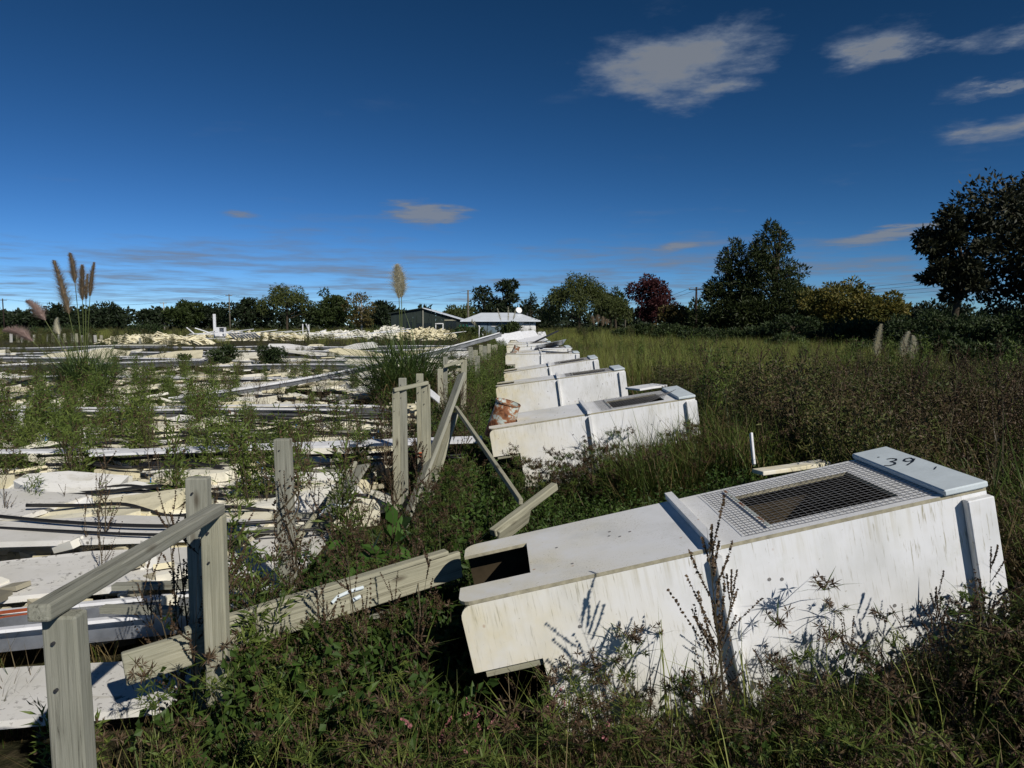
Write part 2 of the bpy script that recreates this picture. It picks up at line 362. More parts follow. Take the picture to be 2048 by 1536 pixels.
M['g_gstem'] = leaf_mat('green_stem', ((0, (.06, .085, .02)), (1, (.13, .15, .045))), .1)
M['g_pink'] = leaf_mat('pink_flower_spike', ((0, (.30, .09, .10)), (1, (.48, .24, .24))), .2)
M['g_broad'] = leaf_mat('broad_green_leaf', ((0, (.036, .085, .014)), (1, (.085, .16, .03))), .25, .4, .4)
M['g_pampas'] = leaf_mat('pampas_blade', ((0, (.026, .052, .012)), (.5, (.062, .105, .026)), (1, (.14, .19, .055))), .2, .45, .4)
M['plume_cream'] = leaf_mat('cream_plume', ((0, (.66, .61, .45)), (1, (.90, .86, .70))), .4, .8, .1)
M['plume_tan'] = leaf_mat('tan_plume', ((0, (.34, .26, .17)), (1, (.60, .48, .34))), .4, .8, .1)
M['plume_pink'] = leaf_mat('mauve_plume', ((0, (.38, .27, .24)), (1, (.62, .48, .42))), .4, .8, .1)
M['t_dark'] = leaf_mat('dark_pine_foliage', ((0, (.010, .018, .008)), (1, (.028, .042, .016))), .12)
M['t_green'] = leaf_mat('broadleaf_foliage', ((0, (.018, .032, .009)), (1, (.052, .072, .018))), .2)
M['t_willow'] = leaf_mat('willow_foliage', ((0, (.040, .056, .014)), (1, (.095, .11, .030))), .25)
M['t_conifer'] = leaf_mat('cypress_foliage', ((0, (.014, .025, .007)), (1, (.052, .066, .016))), .12)
M['t_yellow'] = leaf_mat('yellowing_foliage', ((0, (.045, .060, .016)), (.5, (.095, .098, .024)), (.8, (.17, .14, .030)), (1, (.24, .17, .036))), .25)
M['t_red'] = leaf_mat('dark_red_foliage', ((0, (.030, .010, .011)), (1, (.085, .024, .024))), .2)
M['t_autumn'] = leaf_mat('browning_foliage', ((0, (.060, .060, .018)), (1, (.14, .10, .035))), .2)
M['t_maple'] = leaf_mat('dark_maple_foliage', ((0, (.014, .018, .010)), (.7, (.034, .036, .016)), (1, (.060, .038, .018))), .15)
M['t_shrub'] = leaf_mat('bramble_foliage', ((0, (.016, .030, .010)), (1, (.050, .072, .022))), .2)

# ------------------------------------------------------------------ the ground
def make_ground():
    def axis(lo, hi, fine_lo, fine_hi, step):
        a = list(np.arange(fine_lo, fine_hi + 1e-6, step)); s = step; q = fine_hi
        while q < hi: s *= 1.35; q += s; a.append(q)
        s = step; q = fine_lo; b = []
        while q > lo: s *= 1.35; q -= s; b.append(q)
        return np.array(b[::-1] + a)
    X = axis(-3000, 3000, -14, 14, .35); Y = axis(-400, 4000, -2, 34, .35)
    gx, gy = np.meshgrid(X, Y); gz = gh(gx, gy); nx, ny = len(X), len(Y)
    f = [(j * nx + i, j * nx + i + 1, (j + 1) * nx + i + 1, (j + 1) * nx + i) for j in range(ny - 1) for i in range(nx - 1)]
    mb = MB(); mb.add(np.stack([gx, gy, gz], -1), f); tag(mb.build('ground', M['ground'], smooth=True), kind='structure')
make_ground()

# ------------------------------------------------------------------ fallen plywood shafts
SL, SW, SH, SEAM, T = 1.99, .64, .80, .965, .014
def u_panel(L, W, t, nl, n0, n1, r=.055):
    """panel 0..L x 0..W with a notch (depth nl, from n0 to n1) cut into its x=0 end and rounded outer corners"""
    def arc(cx, cy, a0, a1): return [(cx + r * math.cos(a0 + (a1 - a0) * k / 5), cy + r * math.sin(a0 + (a1 - a0) * k / 5)) for k in range(6)]
    p = [(L, 0), (L, W)] + arc(r, W - r, math.pi / 2, math.pi) + [(0, n1), (nl, n1), (nl, n0), (0, n0)] + arc(r, r, math.pi, 1.5 * math.pi)
    mb = MB(); mb.prism(p, -t); mb.f = [q[::-1] for q in mb.f]; return mb
def frame_panel(x0, x1, W, t, hx0, hx1, hy0, hy1):
    """panel with a window: ring of faces on both sides and walls"""
    o = [(x0, 0), (x1, 0), (x1, W), (x0, W)]; h = [(hx0, hy0), (hx1, hy0), (hx1, hy1), (hx0, hy1)]
    v = [(x, y, 0) for x, y in o + h] + [(x, y, -t) for x, y in o + h]; f = []
    for i in range(4):
        j = (i + 1) % 4
        f += [(i, j, 4 + j, 4 + i), (8 + j, 8 + i, 12 + i, 12 + j), (j, i, 8 + i, 8 + j), (4 + i, 4 + j, 12 + j, 12 + i)]
    mb = MB(); mb.add(v, f); return mb
VERT = Matrix.Rotation(math.pi / 2, 3, 'X')     # lays a panel's (x, y) into (x, z)
def stand(mb, y, top=False):
    V = [np.array([(q[0], y + q[2] * 1.0, q[1]) for q in a]) for a in mb.v]; mb.v = V; return mb
def make_shaft(name, old=False, number=False, mesh_state='whole', n_wires=True):
    """origin at the near top corner of the duct end; x along, y across, z up; parts in that frame"""
    P = M['ply_old'] if old else M['ply']
    root = empty(name)
    mb = u_panel(SEAM, SW, T, .28, .15, .50); o = mb.build('top_panel', P, root)
    mb = frame_panel(SEAM + .002, SL, SW, T, SEAM + .25, SL - .27, .10, .50); mb.build('top_panel', P, root)
    # side panels: local x along, "width" = height downwards
    for y, nm in ((0, 'side_panel'), (SW - T, 'side_panel')):
        mb = u_panel(SEAM, SH - T, T, .26, .26, .60, .045)
        mb.v = [np.array([(q[0], y + T + q[2], -T - .001 - q[1]) for q in a]) for a in mb.v]; mb.f = [q[::-1] for q in mb.f]; mb.build(nm, P, root)
        mb = MB(); mb.box((SL - SEAM - .002, T, SH - T - .001), ((SL + SEAM) / 2 + .001, y + T / 2, -T / 2 - SH / 2)); mb.build(nm, P, root)
    mb = MB(); mb.box((SL, SW - 2 * T - .004, T), (SL / 2, SW / 2, -SH + T / 2 + .001)); mb.build('base_panel', P, root)
    mb = MB(); mb.box((T, SW - 2 * T - .004, SH - 2 * T - .004), (SL - T / 2 - .002, SW / 2, -SH / 2 - .001)); mb.build('end_panel', P, root)
    # framing inside the notch and along the seams
    mb = MB(); mb.box((.035, .36, .04), (.300, .325, -T - .0215)); mb.build('notch_batten', M['timber'], root)
    mb = MB(); mb.box((.24, .03, .045), (.16, -.0 + T + .017, -.285)); mb.build('notch_batten', M['timber_pale'], root)
    for x, w, nm in ((SEAM, .042, 'band'),):
        mb = MB(); mb.box((w * .8, SW + .06, .030), (x + w / 2 - .02, SW / 2, .0165)); mb.build(nm, M['ply'], root)
        mb = MB(); mb.box((w * .6, .040, SH - .03), (x + w / 2 - .02, -.0215, -SH / 2 - .012)); mb.build(nm, P, root)
        mb = MB(); mb.box((w, .022, SH - .03), (x + w / 2 - .02, SW + .0125, -SH / 2 - .012)); mb.build(nm, P, root)
    # cap boards at the far end
    cb = MB(); cb.box((.165, SW + .03, .024), (SL - .080, SW / 2, .0135)); cap = bevel(cb.build('cap_board', M['cap'], root), .005)
    mb = MB(); mb.box((.10, .034, SH - .03), (SL - .046, -.0185, -SH / 2 - .012)); bevel(mb.build('end_strip', P, root), .004)
    mb = MB(); mb.box((.10, .024, SH - .03), (SL - .046, SW + .0135, -SH / 2 - .012)); mb.build('end_strip', P, root)
    if number:
        def strokes(pts, ox):
            mb = MB(); r_ = random.Random(len(pts)); c_, s_ = math.cos(rad(-38)), math.sin(rad(-38)); q = []
            for (u, v_) in pts: u = (u + ox) * .052; v_ = (v_ - .5) * .105; q.append((SL - .085 + u * c_ - v_ * s_, .40 + u * s_ + v_ * c_, .0262))
            for p0, p1 in zip(q[:-1], q[1:]): mb.bar(p0, p1, .0075 + .003 * r_.random(), .0012)
            return mb.build('painted_digit', M['paint_dark'], cap)
        strokes([(.05, .92), (.35, 1), (.75, .9), (.78, .7), (.4, .55), (.78, .42), (.85, .2), (.5, 0), (.1, .06)], -1.1)
        strokes([(.80, .75), (.5, .98), (.15, .85), (.12, .6), (.4, .48), (.78, .62), (.82, .85), (.76, .4), (.5, .0)], .15)
        mb = MB(); mb.box((.008, .008, .0012), (SL - .11, .52, .0262)); mb.build('paint_mark', M['paint_dark'], cap); mb = MB(); mb.bar((SL - .05, .22, .0262), (SL - .025, .245, .0262), .005, .0012); mb.build('paint_mark', M['paint_dark'], cap)
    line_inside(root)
    # screws
    mb = MB()
    rnd = random.Random(7 if number else 11)
    for k in range(9):
        x, z = rnd.uniform(.35, SL - .2), -rnd.choice((.18, .36, .37, .55)) + rnd.uniform(-.02, .02)
        mb.tube([(x, .002, z), (x, -.0015, z)], .007, 8)
    for k in range(6):
        x, y = rnd.uniform(.35, SEAM - .1), rnd.uniform(.1, .55); mb.tube([(x, y, -.002), (x, y, .0015)], .006, 8)
    tag(mb.build('screw_head', M['wire'], root), kind='stuff')
    # welded mesh stapled over the vent opening
    if n_wires:
        mb = MB(); x0, x1 = SEAM + .13, SL - .165; y0, y1 = .03, .61; step = .027; r = .0011
        bent = mesh_state != 'whole'
        def wz(x, y):
            if not bent: return .004 + .0015 * math.sin(x * 31) * math.sin(y * 23)
            t = max(0, (x - (x0 + .3)) / (x1 - x0 - .3)); return .004 + .10 * t * t * max(0, (.4 - y) / .4) * (1 if mesh_state == 'torn' else .2)
        xs = np.arange(x0, x1 + .001, step); ys = np.arange(y0, y1 + .001, step)
        for y in ys:
            pts = [(x, y, wz(x, y)) for x in np.linspace(x0, x1, 6)]; mb.tube(pts, r, 3, cap=False)
        for x in xs:
            pts = [(x, y, wz(x, y) + .003) for y in np.linspace(y0, y1, 5)]; mb.tube(pts, r, 3, cap=False)
        tag(mb.build('wire_mesh', M['wire'], root), kind='stuff')
        mb = MB(); mb.bar((SEAM + .235, .06, .009), (SEAM + .235, .58, .009), .009, .003); mb.build('rusty_wire', M['rust'], root)
    return root
def pose(o, A, yaw, rise, roll):
    Z = Matrix.Rotation(rad(yaw), 4, 'Z'); Y = Matrix.Rotation(rad(-rise), 4, 'Y'); X = Matrix.Rotation(rad(roll), 4, 'X')
    o.matrix_world = Matrix.Translation(A) @ Z @ Y @ X
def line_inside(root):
    # faces turned to the inside of the shaft are bare plywood, coloured very dark brown
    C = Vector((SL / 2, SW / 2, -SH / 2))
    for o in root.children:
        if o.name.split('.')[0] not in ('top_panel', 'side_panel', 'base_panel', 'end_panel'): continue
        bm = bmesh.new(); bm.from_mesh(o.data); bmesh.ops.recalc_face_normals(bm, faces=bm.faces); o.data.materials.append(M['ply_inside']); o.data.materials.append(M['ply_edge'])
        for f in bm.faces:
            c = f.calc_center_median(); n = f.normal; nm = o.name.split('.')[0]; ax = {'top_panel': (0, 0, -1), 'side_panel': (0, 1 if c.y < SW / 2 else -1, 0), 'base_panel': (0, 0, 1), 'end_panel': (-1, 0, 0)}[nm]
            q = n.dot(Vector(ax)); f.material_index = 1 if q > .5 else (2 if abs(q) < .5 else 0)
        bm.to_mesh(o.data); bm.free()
GR = 'fallen plywood shafts in a row'
BOXES = []
def put_shaft(o, A, yaw, rise, roll, label):
    pose(o, A, yaw, rise, roll); tag(o, label, 'plywood shaft', GR); BOXES.append((A, yaw, rise))
s1 = make_shaft('plywood_shaft', number=True)
put_shaft(s1, (-.198, 2.5, .676), 1.1, 12.5, 1.1, 'white plywood shaft with number 39 painted on its blue-grey cap board')
s2 = make_shaft('plywood_shaft', mesh_state='torn')
put_shaft(s2, (-.22, 6.611, .71), 1.0, 8.8, 2.7, 'white plywood shaft with torn wire mesh, second of its row after the one numbered 39')
s3 = make_shaft('plywood_shaft', old=True)
put_shaft(s3, (-.254, 10.716, .758), -1.6, 7.7, .9, 'stained white plywood shaft behind the rusty metal duct')
ORD = ('fourth', 'fifth', 'sixth', 'seventh', 'eighth', 'ninth', 'tenth', 'eleventh', 'twelfth', 'thirteenth')
rr = random.Random(5)
for k, (A, yw, rs, rl) in enumerate((((-.177, 14.627, .698), -1.3, 8.9, 2.3), ((-.178, 18.857, .912), -1.3, 1.0, 1.5), ((-.05, 22.9, .78), 2, 5.5, 3), ((-.2, 27.0, .84), -2, 2.5, -3),
                                     ((-.25, 31.2, .80), 1, 4.0, 2), ((-.2, 35.3, .82), -3, 1.5, 0), ((-.1, 39.6, .80), 3, 2, 4), ((-.25, 43.9, .78), -4, 1, -2), ((-.3, 48.5, .8), 5, 1.5, 2))):
    o = copy_tree(s3 if k % 2 == 0 else s2)
    put_shaft(o, A, yw, rs, rl, 'white plywood shaft, %s of its row counted from the one numbered 39' % ORD[k])

def obox(name, label, cat, a, b, w, h, m, roll=0, group=None, bev=.004, rot_extra=None):
    """a straight timber from a to b (its own frame along X)"""
    a = Vector(a); b = Vector(b); d = b - a; L = d.length; X = d.normalized(); Y = Vector((0, 0, 1)).cross(X)
    if Y.length < .05: Y = Vector((0, 1, 0)); Y = (Y - X * Y.dot(X))
    Y.normalize(); Z = X.cross(Y); R = Matrix((X, Y, Z)).transposed() @ Matrix.Rotation(roll, 3, 'X')
    mb = MB(); rnd = random.Random(sum(map(ord, name + (label or ''))))
    n = max(2, int(L / .35)); 
    # slightly bowed and uneven board
    xs = np.linspace(-L / 2, L / 2, n + 1); bow = rnd.uniform(-.006, .006) * L
    v = []
    for x in xs:
        t = 1 - (2 * x / L) ** 2; j = rnd.uniform(-.002, .002)
        v += [(x, -w / 2 + bow * t, -h / 2 + j), (x, w / 2 + bow * t, -h / 2 + j), (x, w / 2 + bow * t, h / 2 + j), (x, -w / 2 + bow * t, h / 2 + j)]
    f = [(3, 2, 1, 0), tuple(4 * n + q for q in (0, 1, 2, 3))] + [(4 * i + k, 4 * i + (k + 1) % 4, 4 * i + 4 + (k + 1) % 4, 4 * i + 4 + k) for i in range(n) for k in range(4)]
    mb.add(v, f); o = mb.build(name, m)
    o.matrix_world = Matrix.Translation((a + b) / 2) @ R.to_4x4()
    if bev: bevel(o, .006, 2)
    if label: tag(o, label, cat, group)
    return o
def child_of(o, p):
    bpy.context.view_layer.update(); o.parent = p; o.matrix_parent_inverse = p.matrix_world.inverted(); return o
def at(px, py, Y):
    d = ray(px, py); t = Y / d.y; return Vector((d.x * t, Y, CAM_H + d.z * t))

# ------------------------------------------------------------------ remains of the post frame along the shafts
def post(x, y, top, w=.09, d=.045, m='timber', label='', lean=(0, 0), group='weathered posts left from the shed wall', cat='post'):
    z0 = float(gh(x, y)) - .25
    return obox('timber_post', label, cat, (x, y, z0), (x + lean[0], y + lean[1], top), d, w, M[m], group=group)
obox('timber_post', 'stout grey post with sloping rail nailed on its top', 'post', (-1.015, 1.55, -.3), (-1.022, 1.55, 1.045), .05, .078, M['timber'], group='weathered posts left from the shed wall')
r1 = obox('sloping_rail', 'grey sloping rail joining the tops of two square posts', 'rail', (-1.035, 1.48, 1.072), (-1.085, 2.54, 1.025), .05, .04, M['timber'])
post(-1.275, 2.80, 1.085, .088, .05, 'timber', 'tallest grey-green post behind the sloping rail')
post(-1.095, 2.52, 1.005, .082, .045, 'timber_pale', 'pale green-streaked post carrying the upper end of the sloping rail')
post(-1.225, 3.76, 1.085, .09, .05, 'timber', 'lone grey post wrapped in dry creeper', lean=(-.02, 0))
post(-.935, 6.02, 1.245, .066, .045, 'timber', 'paired post with yellowish lower half, taller of its pair', lean=(-.01, 0))
post(-.995, 5.97, 1.135, .062, .045, 'timber_pale', 'yellowish short post bolted against a taller grey post')
post(-.838, 6.35, 1.26, .064, .045, 'timber_pale', 'pale straight post standing behind the short cross rail')
post(-.757, 6.12, 1.18, .078, .045, 'timber_pale', 'pale post holding the upper end of the short cross rail')
obox('cross_rail', 'short pale rail sloping between two pale posts', 'rail', (-1.01, 5.94, 1.145), (-.735, 6.10, 1.195), .045, .032, M['timber_pale'])
post(-1.12, 10.9, 1.02, .085, .05, 'timber_pale', 'yellowish post standing at the foot of the leaning plank')
post(-1.06, 11.1, 1.20, .07, .05, 'timber', 'grey post standing behind the yellowish one, beyond the leaning plank')
post(-.79, 11.1, 1.15, .09, .05, 'timber_pale', 'post with cut diagonal top beyond the leaning plank', lean=(.03, 0))
obox('cross_rail', 'short pale rail beyond the leaning plank, between two posts', 'rail', (-1.07, 10.95, 1.05), (-.77, 11.05, 1.14), .045, .045, M['timber_pale'])
for k, (px, py, Y) in enumerate(((941, 694, 18.4), (951, 700, 18.9), (962, 690, 22.6), (970, 692, 23.0), (978, 688, 23.2), (986, 690, 27.5), (955, 712, 17.2), (992, 689, 27.7))):
    p = at(px, py, Y); post(p.x, Y, p.z, .12, .06, 'timber_pale' if k % 3 else 'timber', 'pale upright post under the raised trough, in its row of posts', group='posts under the raised trough')
for q in list(bpy.data.objects):
    if q.name.startswith('timber_post') and q.location.y < 7:
        for zz_ in (.06, .17):
            mb = MB(); L_ = max(abs(v.co.x) for v in q.data.vertices); dd = max(abs(v.co.y) for v in q.data.vertices)
            mb.tube([(L_ - zz_, -dd - .004, .012), (L_ - zz_, -dd + .01, .012)], .004, 8); mb.build('nail_head', M['dark_steel'], q)
# loose boards
pl = obox('plank', 'long grey plank on edge, reaching to the open end of the shaft numbered 39', 'plank', (-1.47, 2.55, .40), (-.25, 3.30, .55), .03, .13, M['timber_pale'])
bt = obox('batten', None, None, (-1.287, 2.663, .4995), (-.311, 3.263, .6195), .05, .022, M['timber_pale']); child_of(bt, pl)
mb = MB(); mb.tube([(-.78, 2.945, .50), (-.76, 2.960, .52), (-.71, 2.99, .535), (-.66, 3.02, .54)], .008, 8); cl = mb.build('clip', M['cap']); child_of(cl, pl)
mb = MB(); mb.tube([(-.70, 2.985, .495), (-.67, 3.005, .505)], .009, 8); cl = mb.build('clip', M['cap']); child_of(cl, pl)
obox('plank', 'grey board leaning up out of the weeds with creeper across it', 'plank', at(612, 1100, 4.6), at(726, 930, 5.3), .02, .14, M['timber'], roll=rad(75))
obox('plank', 'narrow grey strip lying along the leaning creeper-crossed board', 'plank', at(590, 1085, 4.5), at(712, 925, 5.2), .03, .035, M['timber_pale'])
obox('plank', 'long grey plank leaning across the posts, upper end free', 'plank', at(800, 1070, 5.55), at(924, 748, 6.9), .035, .10, M['timber'], roll=rad(60))
obox('plank', 'wide short plank leaning under the long crossing plank', 'plank', at(830, 1075, 5.6), at(905, 828, 6.6), .03, .13, M['timber_pale'], roll=rad(70))
obox('batten', 'thin pale batten propped slantwise onto a fallen board', 'batten', at(912, 816, 6.6), at(1042, 1004, 4.45), .03, .042, M['timber_pale'])
obox('board', 'grooved white board tilted behind the shaft numbered 39', 'board', at(985, 1066, 3.95), at(1110, 972, 4.35), .05, .045, M['timber_pale'])
obox('board', 'broken wedge of white board under the tilted grooved board', 'board', at(995, 1078, 3.95), at(1058, 1030, 4.2), .02, .11, M['timber_pale'], roll=rad(20))
obox('board', 'short white board wedged beside the pale rail post', 'board', at(856, 782, 6.5), at(878, 800, 6.8), .02, .07, M['white_beam'])
# twine
mb = MB(); rr = random.Random(2)
for k in range(7):
    a = rr.uniform(-.015, .015); mb.tube([(-1.34, 1.62, .985 + a), (-1.20, 1.60, 1.02 + a * .5), (-1.07, 1.56, 1.05 + a * .4)], .0022, 4)
tag(mb.build('twine', M['orange_twine']), 'orange twine strands tied to the stout post under the rail', 'twine')
mb = MB()
for k, z in enumerate((.50, .53)): mb.tube([(-.838 + .048 * math.cos(t), 6.35 + .035 * math.sin(t), z + .01 * math.sin(3 * t)) for t in np.linspace(0, 6.3, 14)], .007, 4)
tag(mb.build('twine', M['orange_twine']), 'orange twine wound round the straight pale post', 'twine')
# rusty duct
def make_duct():
    root = empty('metal_duct', (0, 0, 0)); mb = MB(); n = 40; a = [2 * math.pi * k / n for k in range(n)]
    prof = [(.168, 0), (.166, .10), (.161, .12), (.150, .30), (.146, .32), (.143, .46), (.139, .46), (.146, .30), (.160, .11), (.164, 0)]
    v = [(r * math.cos(t) * (1 + .03 * math.sin(2 * t + z * 4)), r * math.sin(t), z) for r, z in prof for t in a]
    f = [(i * n + k, i * n + (k + 1) % n, ((i + 1) % len(prof)) * n + (k + 1) % n, ((i + 1) % len(prof)) * n + k) for i in range(len(prof)) for k in range(n)]
    mb.add(v, f); mb.build('shell', M['rust'], root, smooth=True)
    mb = MB(); v = [(r * math.cos(t), r * math.sin(t), z) for r, z in ((.147, .452), (.153, .452), (.153, .470), (.147, .470)) for t in a]
    mb.add(v, [(i * n + k, i * n + (k + 1) % n, ((i + 1) % 4) * n + (k + 1) % n, ((i + 1) % 4) * n + k) for i in range(4) for k in range(n)]); mb.build('rim', M['rust'], root)
    return root
d = make_duct(); p = at(1008, 862, 6.85); d.location = (p.x - .06, 6.93, .58); d.rotation_euler = (rad(4), rad(16), 0); d.scale = (.84, .84, .80)
tag(d, 'rusty flaking metal duct standing in the end of a white shaft', 'duct')
d2 = copy_tree(d); d2.location = (.05, 23.1, .70); d2.rotation_euler = (rad(20), rad(10), 1); d2.scale = (.7, .7, .7); tag(d2, 'small rusty duct stub on the sixth shaft of the row', 'duct')
# debris on and beside the far shafts
obox('roof_sheet', 'grey dented sheet metal slid over the sixth shaft of the row', 'sheet', (.75, 23.1, .93), (1.75, 23.4, 1.13), .5, .012, M['alu'], roll=rad(-25))
obox('board', 'white board lying under the dented grey sheet', 'board', (1.0, 22.75, .93), (1.95, 22.7, .95), .2, .03, M['white_beam'])
obox('steel_pipe', 'dark pipe sticking up slantwise from the shaft row', 'pipe', at(1066, 686, 33), at(1116, 662, 35), .07, .07, M['dark_steel'])
for k, (px, py, Y, L) in enumerate(((1030, 676, 46, 2.2), (1048, 672, 55, 3), (1020, 680, 42, 1.6), (1056, 670, 62, 3.2), (1062, 681, 38, 1.3), (1036, 669, 70, 3.4), (1052, 677, 44, 1.5), (1072, 678, 41, 1.0))):
    p = at(px, py, Y); rr = random.Random(k); obox('plywood_sheet', 'white plywood sheet heaped where the shaft row meets the house', 'plywood sheet', (p.x - L / 2, Y, p.z - .1), (p.x + L / 2, Y + .4, p.z + rr.uniform(0, .25)), 1.0, .03, M['white_beam'], roll=rad(rr.uniform(10, 40)), group='plywood sheets heaped at the end of the row', bev=0)
# debris behind the first shaft
obox('board', 'splintered white board end standing up in the weeds between shafts', 'board', at(1508, 930, 5.2), at(1502, 866, 5.3), .018, .045, M['white_beam'])
obox('board', 'long white board lying in weeds past the end of the second shaft', 'board', at(1515, 945, 4.75), at(1650, 925, 5.0), .11, .03, M['ply_old'])
obox('board', 'white board lying on the bank outside the end of the second shaft', 'board', at(1265, 778, 9.9), at(1320, 770, 10.2), .3, .03, M['white_beam'])
obox('plywood_sheet', 'white sheet lying on the bank beyond the cap of the shaft numbered 39', 'plywood sheet', (2.15, 3.05, .44), (2.75, 3.25, .56), .4, .015, M['ply_old'], roll=rad(-8))
obox('board', 'grooved grey board lying beside the cap end of the shaft numbered 39', 'board', (2.02, 2.62, .38), (2.5, 2.35, .26), .09, .02, M['timber'])

# ------------------------------------------------------------------ long troughs and beams of the demolished shed
def channel(w, h, t=.012, lip=.035):
    """open trough section with out-turned lips, (y, z)"""
    return [(-w / 2 - lip, h), (-w / 2 - lip, h - t), (-w / 2 - t, h - t), (-w / 2 - t, 0), (w / 2 + t, 0), (w / 2 + t, h - t), (w / 2 + lip, h - t), (w / 2 + lip, h), (w / 2, h), (w / 2, t), (-w / 2, t), (-w / 2, h)]
def extrude(name, sec, a, b, m, bow=.02, seed=0, label=None, cat=None, group=None, n=14, roll=0, sag=0):
    a = Vector(a); b = Vector(b); X = (b - a).normalized(); Y = Vector((0, 0, 1)).cross(X).normalized(); Z = X.cross(Y); rnd = random.Random(seed); ph = [rnd.uniform(0, 6) for _ in range(3)]
    o_ = (a + b) / 2; L = (b - a).length; v = []; K = len(sec)
    for i in range(n + 1):
        x = -L / 2 + L * i / n; dy = bow * math.sin(x * .55 + ph[0]) + bow * .5 * math.sin(x * 1.3 + ph[1]); dz = bow * .7 * math.sin(x * .7 + ph[2]) - sag * 4 * (i / n) * (1 - i / n); r = roll + .08 * math.sin(x * .3 + ph[1])
        c, s = math.cos(r), math.sin(r)
        v += [(x, dy + q[0] * c - q[1] * s, dz + q[0] * s + q[1] * c) for q in sec]
    f = [(i * K + k, i * K + (k + 1) % K, (i + 1) * K + (k + 1) % K, (i + 1) * K + k) for i in range(n) for k in range(K)] + [tuple(range(K))[::-1], tuple(n * K + k for k in range(K))]
    mb = MB(); mb.add(v, f); o = mb.build(name, m); o.matrix_world = Matrix.Translation(o_) @ Matrix((X, Y, Z)).transposed().to_4x4()
    if label: tag(o, label, cat, group)
    return o
GT = 'long troughs lying across the demolished shed'
extrude('metal_trough', channel(.20, .11), (-5.0, 2.70, .13), (-1.15, 3.72, .12), M['alu'], .012, 1, 'dull aluminium trough lying beside the sloping rail', 'trough', GT)
for s, z in ((-.17, .27), (.13, .255)):
    extrude('edge_rail', [(-.022, 0), (.022, 0), (.022, .016), (-.022, .016)], (-5.0, 2.70 + s, z - .01), (-1.18, 3.71 + s, z - .02), M['white_beam'], .012, 1, 'thin white edge rail lying along the aluminium trough', 'rail', 'rails along the aluminium trough')
extrude('cladding_board', [(-.10, 0), (.10, 0), (.10, .022), (-.10, .022)], (-9.5, 6.75, .40), (-3.9, 6.95, .44), M['white_beam'], .01, 3, 'wide white cladding board raised over a dark gap', 'board', 'white cladding boards in one line')
extrude('cladding_board', [(-.11, 0), (.11, 0), (.11, .022), (-.11, .022)], (-4.1, 6.80, .425), (-.30, 6.98, .545), M['white_beam'], .01, 4, 'white cladding board reaching to the shaft with the rusty duct', 'board', 'white cladding boards in one line')
for k, (x, y) in enumerate(((-9, 6.82), (-7, 6.86), (-5.4, 6.9), (-3.2, 6.95), (-1.7, 6.98))):
    mb = MB(); mb.box((.25, .12, .42), (0, 0, .15)); o = bevel(mb.build('support_block', M['timber'], loc=(x, y, .0))); tag(o, 'dark timber block under the white cladding boards', 'block', 'blocks under the cladding boards')
rr = random.Random(9)
for k in (0, 2, 3, 4, 5, 6, 8):
    y = 10.75 + 4.1 * k if k != 1 else 15.2
    if k == 1: continue
    xl = -.8 * y - 3; xr = -1.6 if k == 0 else -1.4 - rr.uniform(0, 2)
    z = .20 + .04 * rr.random()
    cuts = sorted([xl, xr] + [rr.uniform(xl, xr) for _ in range(2)])
    for q, (xa, xb) in enumerate(zip(cuts[:-1], cuts[1:])):
        if xb - xa < 1.2: continue
        ya, yb = y + rr.uniform(-.35, .35), y + rr.uniform(-.35, .35); za, zb = z + rr.uniform(-.08, .10), z + rr.uniform(-.08, .14); xb -= .15
        extrude('metal_trough', channel(.26, .12), (xa, ya, za), (xb, yb, zb), M['alu_dark'], .05, 20 + k * 3 + q, 'length of dull metal trough lying level among weeds and broken panels', 'trough', GT)
        for sd in (-.17, .17):
            extrude('edge_rail', [(-.022, 0), (.022, 0), (.022, .018), (-.022, .018)], (xa, ya + sd, za + .13), (xb - rr.uniform(0, 1), yb + sd, zb + .13 + rr.uniform(0, .05)), M['white_beam'], .05, 20 + k * 3 + q, 'thin white rail lying along a level metal trough among weeds', 'rail', 'rails along the level troughs')
a, b = (-6.4, 13.2, .26), (-.27, 14.9, 1.45)
extrude('metal_trough', channel(.40, .08, lip=.03), a, b, M['alu_dark'], .012, 60, 'long trough rising from the weeds to rest high on the posts', 'trough', GT, sag=.16)
for s, dz in ((-.225, .085), (-.06, .05), (.09, .06), (.225, .085)):
    extrude('edge_rail', [(-.014, 0), (.014, 0), (.014, .016), (-.014, .016)], (a[0], a[1] + s, a[2] + dz), (b[0], b[1] + s, b[2] + dz), M['white_beam'], .012, 60, 'white rail running up along the raised trough', 'rail', 'rails along the raised trough', sag=.16)

# ------------------------------------------------------------------ broken insulation panels
def slab_mesh(seed, t=.05):
    rnd = random.Random(seed); n = rnd.choice((6, 7, 8, 9)); poly = []
    for k in range(n):
        a = 2 * math.pi * (k + rnd.uniform(-.25, .25)) / n; r = 1 / max(abs(math.cos(a)), abs(math.sin(a))) ** .8 * rnd.uniform(.7, 1.0)
        poly.append((.5 * r * math.cos(a), .5 * r * math.sin(a)))
    mb = MB(); N = len(poly); g1 = rnd.uniform(-.04, .04); g2 = rnd.uniform(-.05, .05)
    def zz(x, y): return g1 * x * x * 4 + g2 * x * y * 4
    v = [(x * .98, y * .98, zz(x, y)) for x, y in poly] + [(x, y, zz(x, y) + t) for x, y in poly] + [(0, 0, zz(0, 0)), (0, 0, zz(0, 0) + t)]
    f = [(i, (i + 1) % N, N + (i + 1) % N, N + i) for i in range(N)] + [(2 * N, (i + 1) % N, i) for i in range(N)] + [(2 * N + 1, N + i, N + (i + 1) % N) for i in range(N)]
    mb.add(v, f); return mb.mesh('foam_panel', M['panel'])
SLABS = [slab_mesh(100 + i, .05 + .02 * (i % 3)) for i in range(14)]
rr = random.Random(77)
